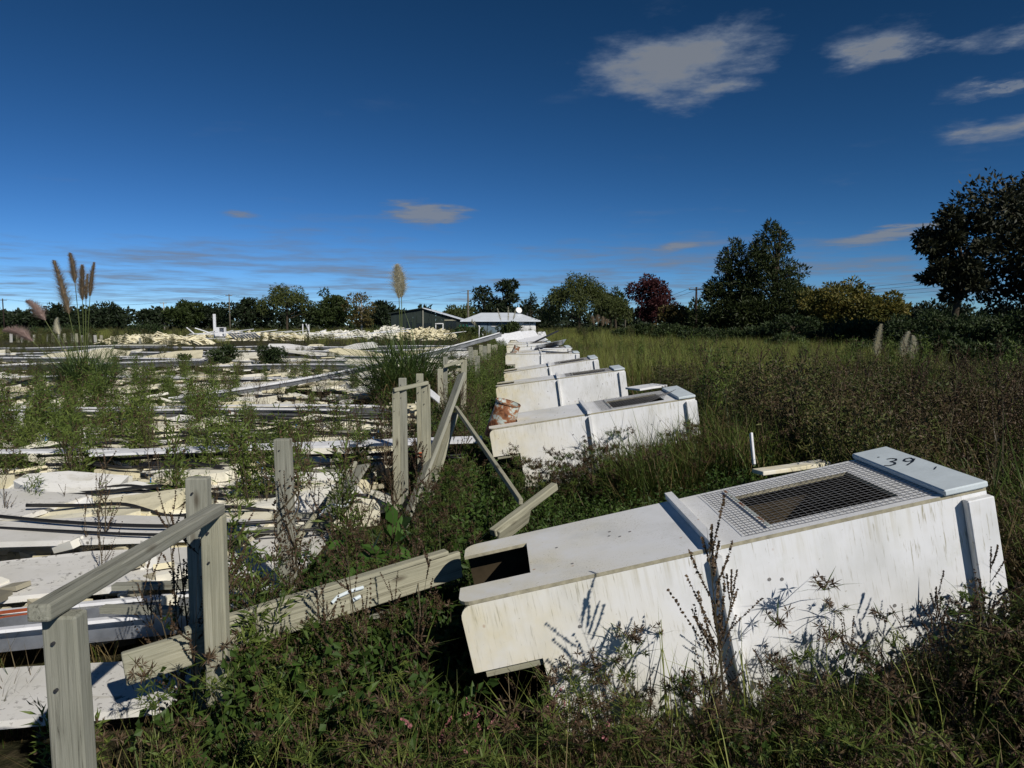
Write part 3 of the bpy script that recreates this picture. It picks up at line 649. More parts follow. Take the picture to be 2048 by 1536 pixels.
def put_slab(x, y, sx, sy, z=None, tilt=(0, 0), yaw=0, label=None, group=None, me=None):
    o = link('foam_panel', me or rr.choice(SLABS))
    z0 = float(gh(x, y)); lift = abs(math.sin(tilt[0])) * sy * .42 + abs(math.sin(tilt[1])) * sx * .42
    o.location = (x, y, z0 + lift + (z or 0)); o.rotation_euler = (tilt[0], tilt[1], yaw); o.scale = (sx, sy, 1)
    tag(o, label or 'broken cream insulation panel lying among weeds in the demolished shed', 'foam panel', group or 'broken panels strewn over the demolished shed'); return o
def big_panel(label, corners, t=.035):
    c = sum((Vector(q) for q in corners), Vector()) / len(corners); mb = MB(); n = len(corners)
    v = [Vector(q) - c for q in corners] + [Vector(q) - c - Vector((0, 0, t)) for q in corners]
    mb.add([tuple(q) for q in v], [tuple(range(n)), tuple(range(n, 2 * n))[::-1]] + [(i + n, (i + 1) % n + n, (i + 1) % n, i) for i in range(n)])
    o = mb.build('foam_panel', M['foam_white']); o.location = c; tag(o, label, 'foam panel', 'broken panels strewn over the demolished shed'); return o
big_panel('large flat whitish panel behind the aluminium trough', [(-3.05, 3.50, .26), (-1.95, 3.80, .27), (-1.85, 4.15, .30), (-2.0, 4.30, .31), (-2.6, 4.22, .31), (-3.15, 4.05, .29)])
big_panel('whitish torn panel left of the large flat one, behind the trough', [(-4.4, 3.16, .27), (-3.15, 3.46, .25), (-3.22, 3.95, .30), (-3.7, 3.98, .30), (-4.5, 3.75, .30)])
big_panel('narrow whitish panel lapped behind the large flat one', [(-3.4, 4.22, .36), (-2.2, 4.40, .34), (-1.75, 4.50, .33), (-1.72, 4.78, .35), (-2.7, 4.82, .37), (-3.5, 4.62, .38)])
big_panel('whitish panel with dark flecks beside the creeper-wrapped post', [(-1.90, 3.86, .22), (-1.28, 3.98, .22), (-1.25, 4.75, .27), (-1.5, 4.85, .28), (-1.72, 4.60, .27)])
big_panel('whitish panel in front of the aluminium trough', [(-3.6, 2.35, .14), (-1.45, 2.75, .14), (-1.35, 3.15, .16), (-2.2, 3.05, .16), (-3.6, 2.85, .16)])
big_panel('whitish panel lying highest in the heap behind the large flat one', [(-4.6, 4.95, .36), (-3.5, 4.9, .34), (-3.3, 5.4, .37), (-4.0, 5.5, .40), (-4.8, 5.4, .38)])
big_panel('whitish leaning scrap standing beside the creeper-wrapped post', [(-1.72, 4.95, .05), (-1.47, 5.0, .05), (-1.40, 5.12, .42), (-1.54, 5.13, .46), (-1.64, 5.08, .40)])
def in_beam(y): return abs(((y - 10.75 + 2.05) % 4.1) - 2.05) < .35 and y > 10
cnt = 0
bands = ((4.7, 6.6, 78, .45, 1.3), (7.2, 10.3, 92, .5, 1.4), (11, 20, 72, .6, 1.9), (20, 45, 52, 1.1, 3.0))
for (y0, y1, n, s0, s1) in bands:
    for k in range(n):
        y = rr.uniform(y0, y1)
        if in_beam(y): y += .5
        x = rr.uniform(-.76 * y - .5, -1.55)
        if rr.random() < .3 and y > 9: x = rr.uniform(-.5 * y, -1.6)
        sx = rr.uniform(s0, s1) * 1.1; sy = rr.uniform(.32, .68) * sx
        tl = rr.uniform(-4, 16); where = {4.7: 'between the aluminium trough and the white cladding boards', 7.2: 'between the white cladding boards and the raised trough', 11: 'round the foot of the raised trough', 20: 'far behind the raised trough'}[y0]
        wd = ('large' if sx > s0 + .72 * (s1 - s0) else 'small' if sx < s0 + .35 * (s1 - s0) else 'mid-sized') + (' tilted' if tl > 9 else ' flat-lying')
        put_slab(x, y, sx, sy, rr.uniform(.02, .26), (rad(tl), rad(rr.uniform(-7, 7))), rad(rr.gauss(0, 11)), '%s cream insulation panel %s' % (wd, where))
def fragments():
    g = np.random.default_rng(55); mb = MB(); n = 2300
    for k in range(n):
        y = 3.6 + 27 * g.uniform() ** 1.6; x = g.uniform(-.95 * y - .3, -1.45); L = g.uniform(.06, .34) * (1 + .04 * y) * (.5 if y < 6 else 1); w = L * g.uniform(.25, .8)
        mb.box((L, w, g.uniform(.02, .05)), (x, y, float(gh(x, y)) + g.uniform(.03, .36)), (g.normal(0, .2), g.normal(0, .12), g.normal(0, .4)))
    tag(mb.build('panel_fragments', M['frag']), 'small broken bits of cream panel strewn between the larger ones', 'rubble', kind='stuff')
fragments()
# hoses and strips
rr = random.Random(31)
def hose(pts, r, label, m='black', cat='hose', group=None, name='hose'):
    mb = MB(); pts = [Vector(p) for p in pts]; q = []
    for i in range(len(pts) - 1):
        for t in np.linspace(0, 1, 6, endpoint=False):
            p0 = pts[max(i - 1, 0)]; p1 = pts[i]; p2 = pts[i + 1]; p3 = pts[min(i + 2, len(pts) - 1)]
            q.append(.5 * ((2 * p1) + (p2 - p0) * t + (2 * p0 - 5 * p1 + 4 * p2 - p3) * t * t + (3 * p1 - p0 - 3 * p2 + p3) * t ** 3))
    q.append(pts[-1]); mb.tube(q, r, 7); tag(mb.build(name, M[m], smooth=True), label, cat, group)
hose([(-3.9, 4.75, .42), (-3.0, 4.55, .40), (-2.2, 4.5, .385), (-1.5, 4.72, .36), (-1.2, 4.9, .33)], .013, 'black hose lying over the large flat whitish panel')
hose([(-4.2, 4.62, .38), (-3.0, 4.44, .375), (-2.2, 4.36, .37), (-1.5, 4.55, .34), (-1.25, 4.62, .33)], .010, 'thinner black hose beside the thick one on the whitish panel')
GH_ = 'black hoses threading the broken panels'
for k in range(24):
    y = rr.uniform(5.0, 10.2); x0 = -rr.uniform(3.5, .74 * y); n = rr.randint(4, 6); L = rr.uniform(1.5, 3.5)
    hose([(x0 + L * i / n, y + rr.uniform(-.08, .08), .34 + rr.uniform(-.03, .06)) for i in range(n + 1)], rr.uniform(.010, .016), 'black hose snaking between cream panels in the demolished shed', group=GH_)
for k in range(16):
    y = rr.uniform(5, 9.5); x = -rr.uniform(1.6, .7 * y); mb = MB(); z = .30
    mb.tube([(x, y, z), (x + .02, y - .02, z + .07), (x + rr.uniform(-.06, .06), y - .04, z + rr.uniform(.0, .12))], .006, 5)
    tag(mb.build('cable_tie', M['blue_twine']), 'scrap of blue twine caught on the broken panels', 'twine', 'blue twine scraps')
hose([at(640, 1030, 4.6), at(660, 1010, 4.75), at(690, 1012, 4.85), at(700, 1000, 4.9)], .007, 'white bent tube lying on the leaning board', 'cap', 'tube', name='bent_tube')
for k in range(12):
    y = rr.uniform(3.2, 9.8); x = -rr.uniform(2.0, .72 * y); L = rr.uniform(.7, 2.0); a = rad(rr.uniform(-14, 14))
    obox('lath', 'grey timber lath lying among the cream panels', 'lath', (x, y, .30), (x + L * math.cos(a), y + L * math.sin(a), .32), .05, .03, M['timber'], group='grey laths among the panels', bev=0)

# ------------------------------------------------------------------ plant building blocks (vectorised)
R = np.random.default_rng(42)
def ribbons(mb, base, az, lean, L, w, droop, seg=4, mi=0, g=None):
    g = g or R; N = len(base); t = np.linspace(0, 1, seg + 1)[None, :]
    h = np.stack([np.cos(az), np.sin(az), 0 * az], -1); side = np.stack([-np.sin(az), np.cos(az), 0 * az], -1)
    ang = lean[:, None] + droop[:, None] * t; step = (L / seg)[:, None]
    dx = np.concatenate([np.zeros((N, 1)), np.cumsum(np.sin(ang[:, :-1]) * step, 1)], 1); dz = np.concatenate([np.zeros((N, 1)), np.cumsum(np.cos(ang[:, :-1]) * step, 1)], 1)
    P = base[:, None, :] + h[:, None, :] * dx[..., None] + np.array([0, 0, 1.0]) * dz[..., None]
    ww = (w[:, None] * np.clip(1 - t ** 1.6, .04, 1) * .5)[..., None]
    tw = g.uniform(-.6, .6, N)[:, None, None] * t[..., None]
    sd = side[:, None, :] * np.cos(tw) + np.array([0, 0, 1.0]) * np.sin(tw)
    A = P - sd * ww; B = P + sd * ww; V = np.stack([A, B], 2).reshape(N, -1, 3); k = 2 * (seg + 1)
    f = []
    for s in range(seg): f.append(np.stack([np.arange(N) * k + 2 * s, np.arange(N) * k + 2 * s + 1, np.arange(N) * k + 2 * s + 3, np.arange(N) * k + 2 * s + 2], -1))
    mb.add(V.reshape(-1, 3), np.concatenate(f), mi); return P
def leaves(mb, c, d, L, w, mi=0, g=None, fold=.15):
    """diamond leaves: centre-base c, direction d"""
    g = g or R; N = len(c); d = d / np.linalg.norm(d, axis=1, keepdims=True); r = g.normal(size=(N, 3)); s = np.cross(d, r); s /= np.linalg.norm(s, axis=1, keepdims=True); n = np.cross(s, d)
    L = np.broadcast_to(L, N)[:, None]; w = np.broadcast_to(w, N)[:, None]
    V = np.stack([c, c + d * L * .45 + s * w * .5 + n * L * fold * .3, c + d * L - n * L * fold, c + d * L * .45 - s * w * .5 + n * L * fold * .3], 1); mb.quads(V, mi)
def rdir(N, g, up=0.0):
    d = g.normal(size=(N, 3)); d /= np.linalg.norm(d, axis=1, keepdims=True); d[:, 2] += up; return d / np.linalg.norm(d, axis=1, keepdims=True)
def disc(N, r, g):
    a = g.uniform(0, 6.283, N); q = r * np.sqrt(g.uniform(0, 1, N)); return np.stack([q * np.cos(a), q * np.sin(a), 0 * a], -1)
def U(g, a, b, n): return g.uniform(a, b, n)

def p_grass(seed, H=.45, n=46, r=.12, w=.006, droop=1.1, dry=.4, mats=('g_grass', 'g_dry')):
    g = np.random.default_rng(seed); mb = MB(); nd = int(n * dry)
    for cnt, mi in ((n - nd, 0), (nd, 1)):
        if cnt: ribbons(mb, disc(cnt, r, g), U(g, 0, 6.283, cnt), U(g, .02, .45, cnt), U(g, .5, 1.1, cnt) * H, U(g, .6, 1.3, cnt) * w, U(g, .2, droop, cnt), 4, mi, g)
    return mb.mesh('grass_tuft', [M[m] for m in mats])
def p_herb(seed, H=.3, n=230, r=.2, leaf=.022, mats=('g_herb', 'g_stem')):
    g = np.random.default_rng(seed); mb = MB(); ns = 14; b = disc(ns, r * .6, g); az = U(g, 0, 6.283, ns); P = ribbons(mb, b, az, U(g, .0, .5, ns), U(g, .6, 1.1, ns) * H, np.full(ns, .005), U(g, -.2, .6, ns), 3, 1, g)
    i = g.integers(0, ns, n); t = g.uniform(.25, 1, n) * 3; k = np.minimum(t.astype(int), 2); fr = (t - k)[:, None]; c = P[i, k] * (1 - fr) + P[i, k + 1] * fr
    leaves(mb, c, rdir(n, g, .35), U(g, .6, 1.4, n) * leaf, U(g, .5, .8, n) * leaf, 0, g); return mb.mesh('herb', [M[m] for m in mats])
def p_flea(seed, H=1.0, ns=4, nl=60, mats=('g_flea', 'g_stem', 'g_brown'), bush=1.0, brown_top=.0, r=.07, lw=.011, ll=.075):
    """upright weed: stems with many narrow leaves and a branching top"""
    g = np.random.default_rng(seed); mb = MB(); b = disc(ns, r, g); az = U(g, 0, 6.283, ns); P = ribbons(mb, b, az, U(g, 0, .14, ns), U(g, .65, 1.05, ns) * H, np.full(ns, .012), U(g, -.1, .25, ns), 6, 1, g)
    # second ribbon turned so the stems read from every side
    ribbons(mb, b, az + 1.57, U(g, 0, .02, ns), U(g, .65, .9, ns) * H, np.full(ns, .010), U(g, -.05, .05, ns), 3, 1, g)
    N = ns * nl; i = np.repeat(np.arange(ns), nl); t = g.uniform(.12, 1, N) ** .8 * 6; k = np.minimum(t.astype(int), 5); fr = (t - k)[:, None]; c = P[i, k] * (1 - fr) + P[i, k + 1] * fr
    d = rdir(N, g, .55); off = d * (U(g, 0, .085, N) * bush * (1.1 - .6 * t / 6))[:, None]; isb = g.uniform(0, 1, N) < brown_top * (t / 6) ** 2
    S = U(g, .6, 1.3, N)
    leaves(mb, (c + off)[~isb], d[~isb], (S * ll)[~isb], (S * lw)[~isb], 0, g)
    if isb.any(): leaves(mb, (c + off)[isb], d[isb], (S * ll * .5)[isb], (S * lw * 1.3)[isb], 2, g)
    return mb.mesh('weed', [M[m] for m in mats])
def p_dead(seed, H=.9, mats=('g_stem', 'g_brown'), nb=16, bead=.011, beads=14):
    """dry branching seed stalk with bead-like fruits"""
    g = np.random.default_rng(seed); mb = MB(); b = np.zeros((1, 3)); P = ribbons(mb, b, np.array([g.uniform(0, 6)]), np.array([.06]), np.array([H]), np.array([.011]), np.array([.12]), 6, 0, g)[0]
    ribbons(mb, b, np.array([g.uniform(0, 6)]), np.array([.04]), np.array([H * .7]), np.array([.011]), np.array([.08]), 4, 0, g)
    t = g.uniform(.25, .95, nb) * 6; k = np.minimum(t.astype(int), 5); fr = (t - k)[:, None]; c = P[k] * (1 - fr) + P[k + 1] * fr
    L = U(g, .16, .42, nb) * H * (1.15 - t / 8); Q = ribbons(mb, c, U(g, 0, 6.283, nb), U(g, .35, .8, nb), L, np.full(nb, .0045), U(g, -.6, .1, nb), 4, 0, g)
    N = nb * beads; i = np.repeat(np.arange(nb), beads); tt = np.tile(np.linspace(.2, 1, beads), nb) * 4; kk = np.minimum(tt.astype(int), 3); ff = (tt - kk)[:, None]; cc = Q[i, kk] * (1 - ff) + Q[i, kk + 1] * ff
    d = rdir(N, g, .2); leaves(mb, cc - d * bead * .4, d, bead * U(g, .7, 1.3, N), bead * U(g, .7, 1.2, N), 1, g)
    d = rdir(N, g, .2); leaves(mb, cc - d * bead * .4, d, bead * U(g, .7, 1.3, N), bead * U(g, .7, 1.2, N), 1, g); return mb.mesh('seed_stalk', [M[m] for m in mats])
def p_sedge(seed, H=.55, n=6, mats=('g_gstem', 'g_grass', 'g_brown'), head=.05, green=.3):
    """umbrella sedge: stalks ending in a star of bracts and spiky brown clusters"""
    g = np.random.default_rng(seed); mb = MB(); b = disc(n, .09, g); P = ribbons(mb, b, U(g, 0, 6.283, n), U(g, .03, .3, n), U(g, .65, 1.1, n) * H, np.full(n, .0065), U(g, 0, .4, n), 4, 0, g)
    nb = 18; ribbons(mb, disc(nb, .1, g), U(g, 0, 6.283, nb), U(g, .1, .6, nb), U(g, .5, .9, nb) * H, U(g, .005, .009, nb), U(g, .3, 1.3, nb), 4, 1, g)
    for q in range(n):
        top = P[q, -1]; k = 7; ribbons(mb, np.repeat(top[None], k, 0), U(g, 0, 6.283, k), U(g, .9, 1.5, k), U(g, .06, .15, k), np.full(k, .006), U(g, .1, .5, k), 2, 1, g)
        m_ = 6; az = U(g, 0, 6.283, m_); cc = top + np.stack([np.cos(az), np.sin(az), U(g, .2, 1.1, m_)], -1) * U(g, .01, .055, m_)[:, None]; s = 16
        d = rdir(m_ * s, g, .1); mi = 2 if g.uniform() > green else 1
        leaves(mb, np.repeat(cc, s, 0), d, U(g, .5, 1, m_ * s) * head * .55, np.full(m_ * s, .0045), mi, g, .02)
    return mb.mesh('sedge', [M[m] for m in mats])
def p_knot(seed, H=.42, mats=('g_herb', 'g_stem', 'g_pink')):
    g = np.random.default_rng(seed); mb = MB(); ns = 7; P = ribbons(mb, disc(ns, .1, g), U(g, 0, 6.283, ns), U(g, .05, .5, ns), U(g, .6, 1.1, ns) * H, np.full(ns, .005), U(g, -.2, .4, ns), 4, 1, g)
    n = 60; i = g.integers(0, ns, n); k = g.integers(1, 4, n); leaves(mb, P[i, k], rdir(n, g, .3), U(g, .04, .085, n), U(g, .010, .018, n), 0, g)
    for q in range(ns):
        if g.uniform() < .75:
            m_ = 26; t = np.linspace(0, 1, m_)[:, None]; d0 = rdir(1, g, 1.2)[0]; c = P[q, -1] + d0 * t * .045; leaves(mb, c, rdir(m_, g, .2), .009, .009, 2, g)
    return mb.mesh('knotweed', [M[m] for m in mats])
def p_broad(seed, H=.6, n=26, mats=('g_broad', 'g_gstem')):
    g = np.random.default_rng(seed); mb = MB(); ns = 3; P = ribbons(mb, disc(ns, .05, g), U(g, 0, 6.283, ns), U(g, 0, .3, ns), U(g, .8, 1.05, ns) * H, np.full(ns, .008), U(g, 0, .3, ns), 5, 1, g)
    i = g.integers(0, ns, n); k = g.integers(1, 6, n); d = rdir(n, g, .25); leaves(mb, P[i, k] + d * .02, d, U(g, .07, .13, n), U(g, .04, .065, n), 0, g, .1); return mb.mesh('broadleaf_weed', [M[m] for m in mats])

# ------------------------------------------------------------------ scatter (stuff): points carrying instances
def lib(name, meshes):
    c = bpy.data.collections.new(name)
    for i, me in enumerate(meshes): c.objects.link(bpy.data.objects.new('%s_%02d' % (name, i), me))
    return c
def scatter(name, label, cat, coll, nvar, P, scl, seed, tilt=.12, xyz=None):
    g = np.random.default_rng(seed); N = len(P); me = bpy.data.meshes.new(name); me.vertices.add(N); me.vertices.foreach_set('co', P.astype(np.float32).ravel())
    a = me.attributes.new('rot', 'FLOAT_VECTOR', 'POINT'); a.data.foreach_set('vector', np.stack([g.normal(0, tilt, N), g.normal(0, tilt, N), g.uniform(0, 6.283, N)], -1).astype(np.float32).ravel())
    a = me.attributes.new('scl', 'FLOAT', 'POINT'); a.data.foreach_set('value', np.asarray(scl, np.float32))
    a = me.attributes.new('idx', 'INT', 'POINT'); a.data.foreach_set('value', g.integers(0, nvar, N).astype(np.int32)); me.update()
    o = link(name, me); ng = bpy.data.node_groups.new(name, 'GeometryNodeTree'); ng.interface.new_socket('Geometry', in_out='INPUT', socket_type='NodeSocketGeometry'); ng.interface.new_socket('Geometry', in_out='OUTPUT', socket_type='NodeSocketGeometry')
    Nn = ng.nodes; gi = Nn.new('NodeGroupInput'); go = Nn.new('NodeGroupOutput'); ip = Nn.new('GeometryNodeInstanceOnPoints'); ci = Nn.new('GeometryNodeCollectionInfo')
    ci.inputs['Collection'].default_value = coll; ci.inputs['Separate Children'].default_value = True; ci.inputs['Reset Children'].default_value = True
    def attr(n, t):
        q = Nn.new('GeometryNodeInputNamedAttribute'); q.data_type = t; q.inputs['Name'].default_value = n; return [s for s in q.outputs if s.enabled][0]
    e2r = Nn.new('FunctionNodeEulerToRotation'); ng.links.new(attr('rot', 'FLOAT_VECTOR'), e2r.inputs[0])
    ng.links.new(gi.outputs[0], ip.inputs['Points']); ng.links.new(ci.outputs[0], ip.inputs['Instance']); ip.inputs['Pick Instance'].default_value = True
    ng.links.new(attr('idx', 'INT'), ip.inputs['Instance Index']); ng.links.new(e2r.outputs[0], ip.inputs['Rotation']); ng.links.new(attr('scl', 'FLOAT'), ip.inputs['Scale'])
    ng.links.new(ip.outputs[0], go.inputs[0]); md = o.modifiers.new('scatter', 'NODES'); md.node_group = ng
    tag(o, label, cat, kind='stuff'); return o
def clear_of_shafts(P, m=.06):
    keep = np.ones(len(P), bool)
    for (A, yaw, rise) in BOXES:
        c, s = math.cos(rad(yaw)), math.sin(rad(yaw)); dx = P[:, 0] - A[0]; dy = P[:, 1] - A[1]; lx = dx * c + dy * s; ly = -dx * s + dy * c
        keep &= ~((lx > -m) & (lx < SL + m) & (ly > -m - .02) & (ly < SW + m))
    return keep
def region(n, x0, x1, y0, y1, seed, dens=None, power=1.0):
    """points in a rectangle, thinned by dens(x, y) in 0..1 and clear of the shafts"""
    g = np.random.default_rng(seed); x = g.uniform(x0, x1, n); y = y0 + (y1 - y0) * g.uniform(0, 1, n) ** power
    k = np.ones(n, bool)
    if dens is not None: k = g.uniform(0, 1, n) < dens(x, y)
    k &= ~((y < 2.5) & (x / np.maximum(y, .1) > -.475) & (x / np.maximum(y, .1) < -.385) & (y > 1.3) & (g.uniform(0, 1, n) < .85))   # bare strip at the foot of the pale post
    P = np.stack([x, y, gh(x, y)], -1)[k]; return P[clear_of_shafts(P)], g
def wedge(n, y0, y1, seed, xlo, xhi, dens=None, power=2.0):
    """points with depth y0..y1 (denser near), x between functions of y"""
    g = np.random.default_rng(seed); y = y0 + (y1 - y0) * g.uniform(0, 1, n) ** power; x = xlo(y) + (xhi(y) - xlo(y)) * g.uniform(0, 1, n); k = np.ones(n, bool)
    if dens is not None: k = g.uniform(0, 1, n) < dens(x, y)
    P = np.stack([x, y, gh(x, y)], -1)[k]; return P[clear_of_shafts(P)], g

C_grass = lib('grass', [p_grass(i) for i in range(4)] + [p_grass(10 + i, .5, 40, .1, .009, 1.4, .1) for i in range(2)])
C_dry = lib('drygrass', [p_grass(20 + i, .45, 40, .12, .006, 1.3, .75) for i in range(3)])
C_herb = lib('herb', [p_herb(30 + i) for i in range(4)])
C_flea = lib('fleabane', [p_flea(40 + i, 1.0, 4, 90) for i in range(4)] + [p_flea(45 + i, 1.0, 3, 60, brown_top=.8) for i in range(2)])
C_dead = lib('deadstalk', [p_dead(50 + i) for i in range(4)])
C_sedge = lib('sedge', [p_sedge(60 + i) for i in range(4)])
C_knot = lib('knotweed', [p_knot(70 + i) for i in range(3)])
C_olive = lib('oliveweed', [p_flea(80 + i, 1.0, 7, 130, ('g_olive', 'g_stem', 'g_rusty'), 1.5, .7, .16, .016, .05) for i in range(4)])
C_rusty = lib('rustyweed', [p_flea(90 + i, 1.0, 8, 110, ('g_rusty', 'g_stem', 'g_brown'), 1.4, .6, .18, .013, .045) for i in range(4)])
C_lime = lib('meadow', [p_grass(100 + i, .8, 90, .35, .012, .7, .25, ('g_lime', 'g_dry')) for i in range(3)])
C_long = lib('longgrass', [p_grass(120 + i, .75, 12, .08, .008, 1.5, .45, ('g_lime', 'g_dry')) for i in range(4)])
C_broad = lib('broadleaf', [p_broad(110 + i) for i in range(3)])

# foreground carpet in front of and beside the first shaft
def fgd(x, y): return np.where((y > 2.4) & (x > -.25) & (x < 1.9), 0, 1)
P, g = region(720, -1.05, 3.0, 1.35, 2.48, 1); scatter('foreground_grass', 'green grass growing thick in front of the shaft numbered 39', 'grass', C_grass, 6, P, g.uniform(.45, .95, len(P)) * (1 + .12 * vnoise(P[:, 0], P[:, 1], .4)), 1, .2)
P, g = region(2300, -1.05, 3.0, 1.35, 2.46, 2, lambda x, y: .45 + .55 * sstep(.3, -.5, x)); scatter('foreground_dry_grass', 'dry straw grass mixed into the weeds in front', 'grass', C_dry, 3, P, g.uniform(.5, 1.0, len(P)), 2, .25)
P, g = region(560, -1.0, 3.0, 1.4, 2.46, 3, lambda x, y: .08 + .8 * sstep(.1, .9, x)); scatter('foreground_herbs', 'low dark green herbs in front of the shaft numbered 39', 'ground cover', C_herb, 4, P, g.uniform(.7, 1.5, len(P)), 3, .15)
P, g = region(210, -1.0, 2.9, 1.5, 2.44, 4, lambda x, y: .5 + .5 * sstep(.6, -.4, x)); scatter('foreground_sedges', 'umbrella sedge with brown spiky heads among the weeds in front', 'sedge', C_sedge, 4, P, g.uniform(.65, 1.05, len(P)), 4, .12)
P, g = region(9, -.40, .30, 2.1, 2.42, 5); scatter('foreground_knotweed', 'pink-flowered knotweed by the open end of the shaft', 'knotweed', C_knot, 3, P, g.uniform(.8, 1.2, len(P)), 5, .15)
P, g = region(260, -1.1, 3.0, 1.45, 2.44, 44); scatter('foreground_long_grass', 'long arching green and straw blades crossing the weeds in front', 'grass', C_long, 4, P, g.uniform(.6, 1.05, len(P)), 44, .25)
P, g = region(200, -1.05, 2.9, 1.5, 2.44, 46); scatter('foreground_dead_stalks', 'tangled dry brown stalks among the weeds in front', 'weeds', C_dead, 4, P, g.uniform(.4, .68, len(P)), 46, .45)
# bank in front: right side taller tangle
P, g = region(260, 1.5, 3.4, 1.7, 2.5, 6); scatter('corner_tangle', 'dark tangled weeds by the cap end of the shaft numbered 39', 'weeds', C_olive, 4, P, g.uniform(.35, .62, len(P)) * (1 - .25 * (P[:, 1] < 1.9)), 6, .2)
# strip between posts and shafts
def aisle(x, y): return np.ones_like(x)
bare = lambda x, y: np.where((x < -.55 - .04 * (y - 4)) & (y > 3.9) & (y < 7.2), .10, 1)
P, g = region(1900, -1.15, -.28, 2.2, 30, 7, bare, power=1.7); scatter('aisle_grass', 'green grass between the posts and the shafts', 'grass', C_grass, 6, P, g.uniform(.6, 1.1, len(P)) * np.where(P[:, 1] < 8, .85, 1.1), 7, .2)
P, g = region(900, -1.15, -.26, 2.3, 30, 8, bare, power=1.7); scatter('aisle_herbs', 'low green herbs between the posts and the shafts', 'ground cover', C_herb, 4, P, g.uniform(.9, 2.0, len(P)), 8)
P, g = region(460, -1.2, -.35, 2.5, 45, 9, bare, power=1.4); scatter('aisle_weeds', 'leafy upright weeds between the posts and the shafts', 'weeds', C_flea, 6, P, g.uniform(.35, .62, len(P)) * (1 + .7 * sstep(8, 12, P[:, 1])), 9, .1)
P, g = region(130, -1.15, -.35, 2.3, 8, 10, bare); scatter('aisle_sedges', 'brown sedges and dry stalks between the posts and the shafts', 'sedge', C_sedge, 4, P, g.uniform(.7, 1.1, len(P)), 10)
P, g = region(240, -1.5, -.35, 2.7, 40, 11, lambda x, y: .35 + .65 * bare(x, y), power=1.6); scatter('aisle_dead_stalks', 'dry brown stalks along the posts', 'weeds', C_dead, 4, P, g.uniform(.6, 1.15, len(P)), 11, .2)
# between the shafts
P, g = region(3600, -.3, 2.6, 3.15, 30, 12, power=1.6); scatter('row_herbs', 'low dark green herbs between the fallen shafts', 'ground cover', C_herb, 4, P, g.uniform(.8, 1.5, len(P)) * (1 - .35 * sstep(7, 12, P[:, 1])), 12)
P, g = region(1500, -.3, 2.6, 3.2, 30, 13, power=1.6); scatter('row_grass', 'green grass between the fallen shafts', 'grass', C_grass, 6, P, g.uniform(.5, .95, len(P)) * (1 - .35 * sstep(7, 12, P[:, 1])), 13, .2)
P, g = region(160, .9, 2.3, 5.4, 6.5, 14); scatter('tall_grass', 'tall arching grass in front of the shaft with torn mesh', 'grass', C_grass, 6, P, g.uniform(1.0, 1.7, len(P)), 14, .15)
P, g = region(90, .0, 2.2, 5.5, 6.5, 15); scatter('row_sedges', 'sedges in front of the shaft with torn mesh', 'sedge', C_sedge, 4, P, g.uniform(.7, 1.1, len(P)), 15)
# right-hand field
def clearing(x, y): return np.exp(-(((x - .31 * y) / (.17 * y + 1)) ** 2 + ((y - 29) / 15) ** 2) * 1.0)
xl = lambda y: 2.25 + 0 * y
xr = lambda y: .76 * y + 2.5
P, g = wedge(3600, 2.6, 62, 16, xl, xr, lambda x, y: np.clip(.65 + .5 * vnoise(x, y, 3.1), .2, 1) * np.where((y > 18) & (vnoise(x, y, 8) > .1), .25, 1) * (1 - .97 * clearing(x, y)), 1.75)
scatter('field_olive_weeds', 'olive green weeds standing tall over the field beside the shafts', 'weeds', C_olive, 4, P, g.uniform(.5, 1.05, len(P)) * (.74 + .22 * sstep(3, 5, P[:, 1]) * (1 - sstep(8, 13, P[:, 1])) + .30 * vnoise(P[:, 0], P[:, 1], 1.9)), 16, .12)
P, g = wedge(2300, 3.0, 62, 17, xl, xr, lambda x, y: np.clip(.4 - .7 * vnoise(x, y, 3.1), .04, 1) * np.where((y > 18) & (vnoise(x, y, 8) > .1), .3, 1) * (1 - .9 * clearing(x, y)), 1.75)
scatter('field_brown_weeds', 'reddish brown weeds gone to seed over the field beside the shafts', 'weeds', C_rusty, 4, P, g.uniform(.55, .95, len(P)) * (.80 + .25 * sstep(3, 5, P[:, 1]) * (1 - sstep(8, 13, P[:, 1]))), 17, .12)
P, g = wedge(2200, 2.5, 40, 18, xl, xr, None, 1.8); scatter('field_grass', 'green grass under the weeds of the field', 'grass', C_grass, 6, P, g.uniform(.9, 2.0, len(P)), 18, .2)
P, g = wedge(420, 5.5, 34, 45, xl, xr, lambda x, y: np.clip(.25 + 1.1 * vnoise(x + 3, y, 2.2), .03, 1), 1.5); scatter('field_tall_weeds', 'taller leafy green weeds standing above the field', 'weeds', C_flea, 6, P, g.uniform(.9, 1.35, len(P)), 45, .08)
P, g = wedge(3600, 14, 120, 19, lambda y: 2.3 + 0 * y, lambda y: .62 * y, lambda x, y: np.clip(.3 + 1.0 * vnoise(x, y, 8) + 1.2 * clearing(x, y), .08, 1), 1.3); scatter('meadow_grass', 'bright meadow grass beyond the brown weeds', 'grass', C_lime, 3, P, g.uniform(.8, 1.3, len(P)) * (1 + .4 * sstep(40, 100, P[:, 1])), 19, .1)
P, g = wedge(260, 4, 22, 20, xl, xr, None, 1.4); scatter('field_dead_stalks', 'dark dry seed stalks over the field', 'weeds', C_dead, 4, P, g.uniform(.8, 1.35, len(P)), 20, .1)
P, g = region(1500, -9, -1.05, -1.0, 4.6, 47, lambda x, y: np.where((y > 2.2) & (x > -.8 * y - .4), .12, 1)); scatter('verge_grass', 'dry rough grass round the edge of the demolished shed', 'grass', C_dry, 3, P, g.uniform(.6, 1.1, len(P)), 47, .25)
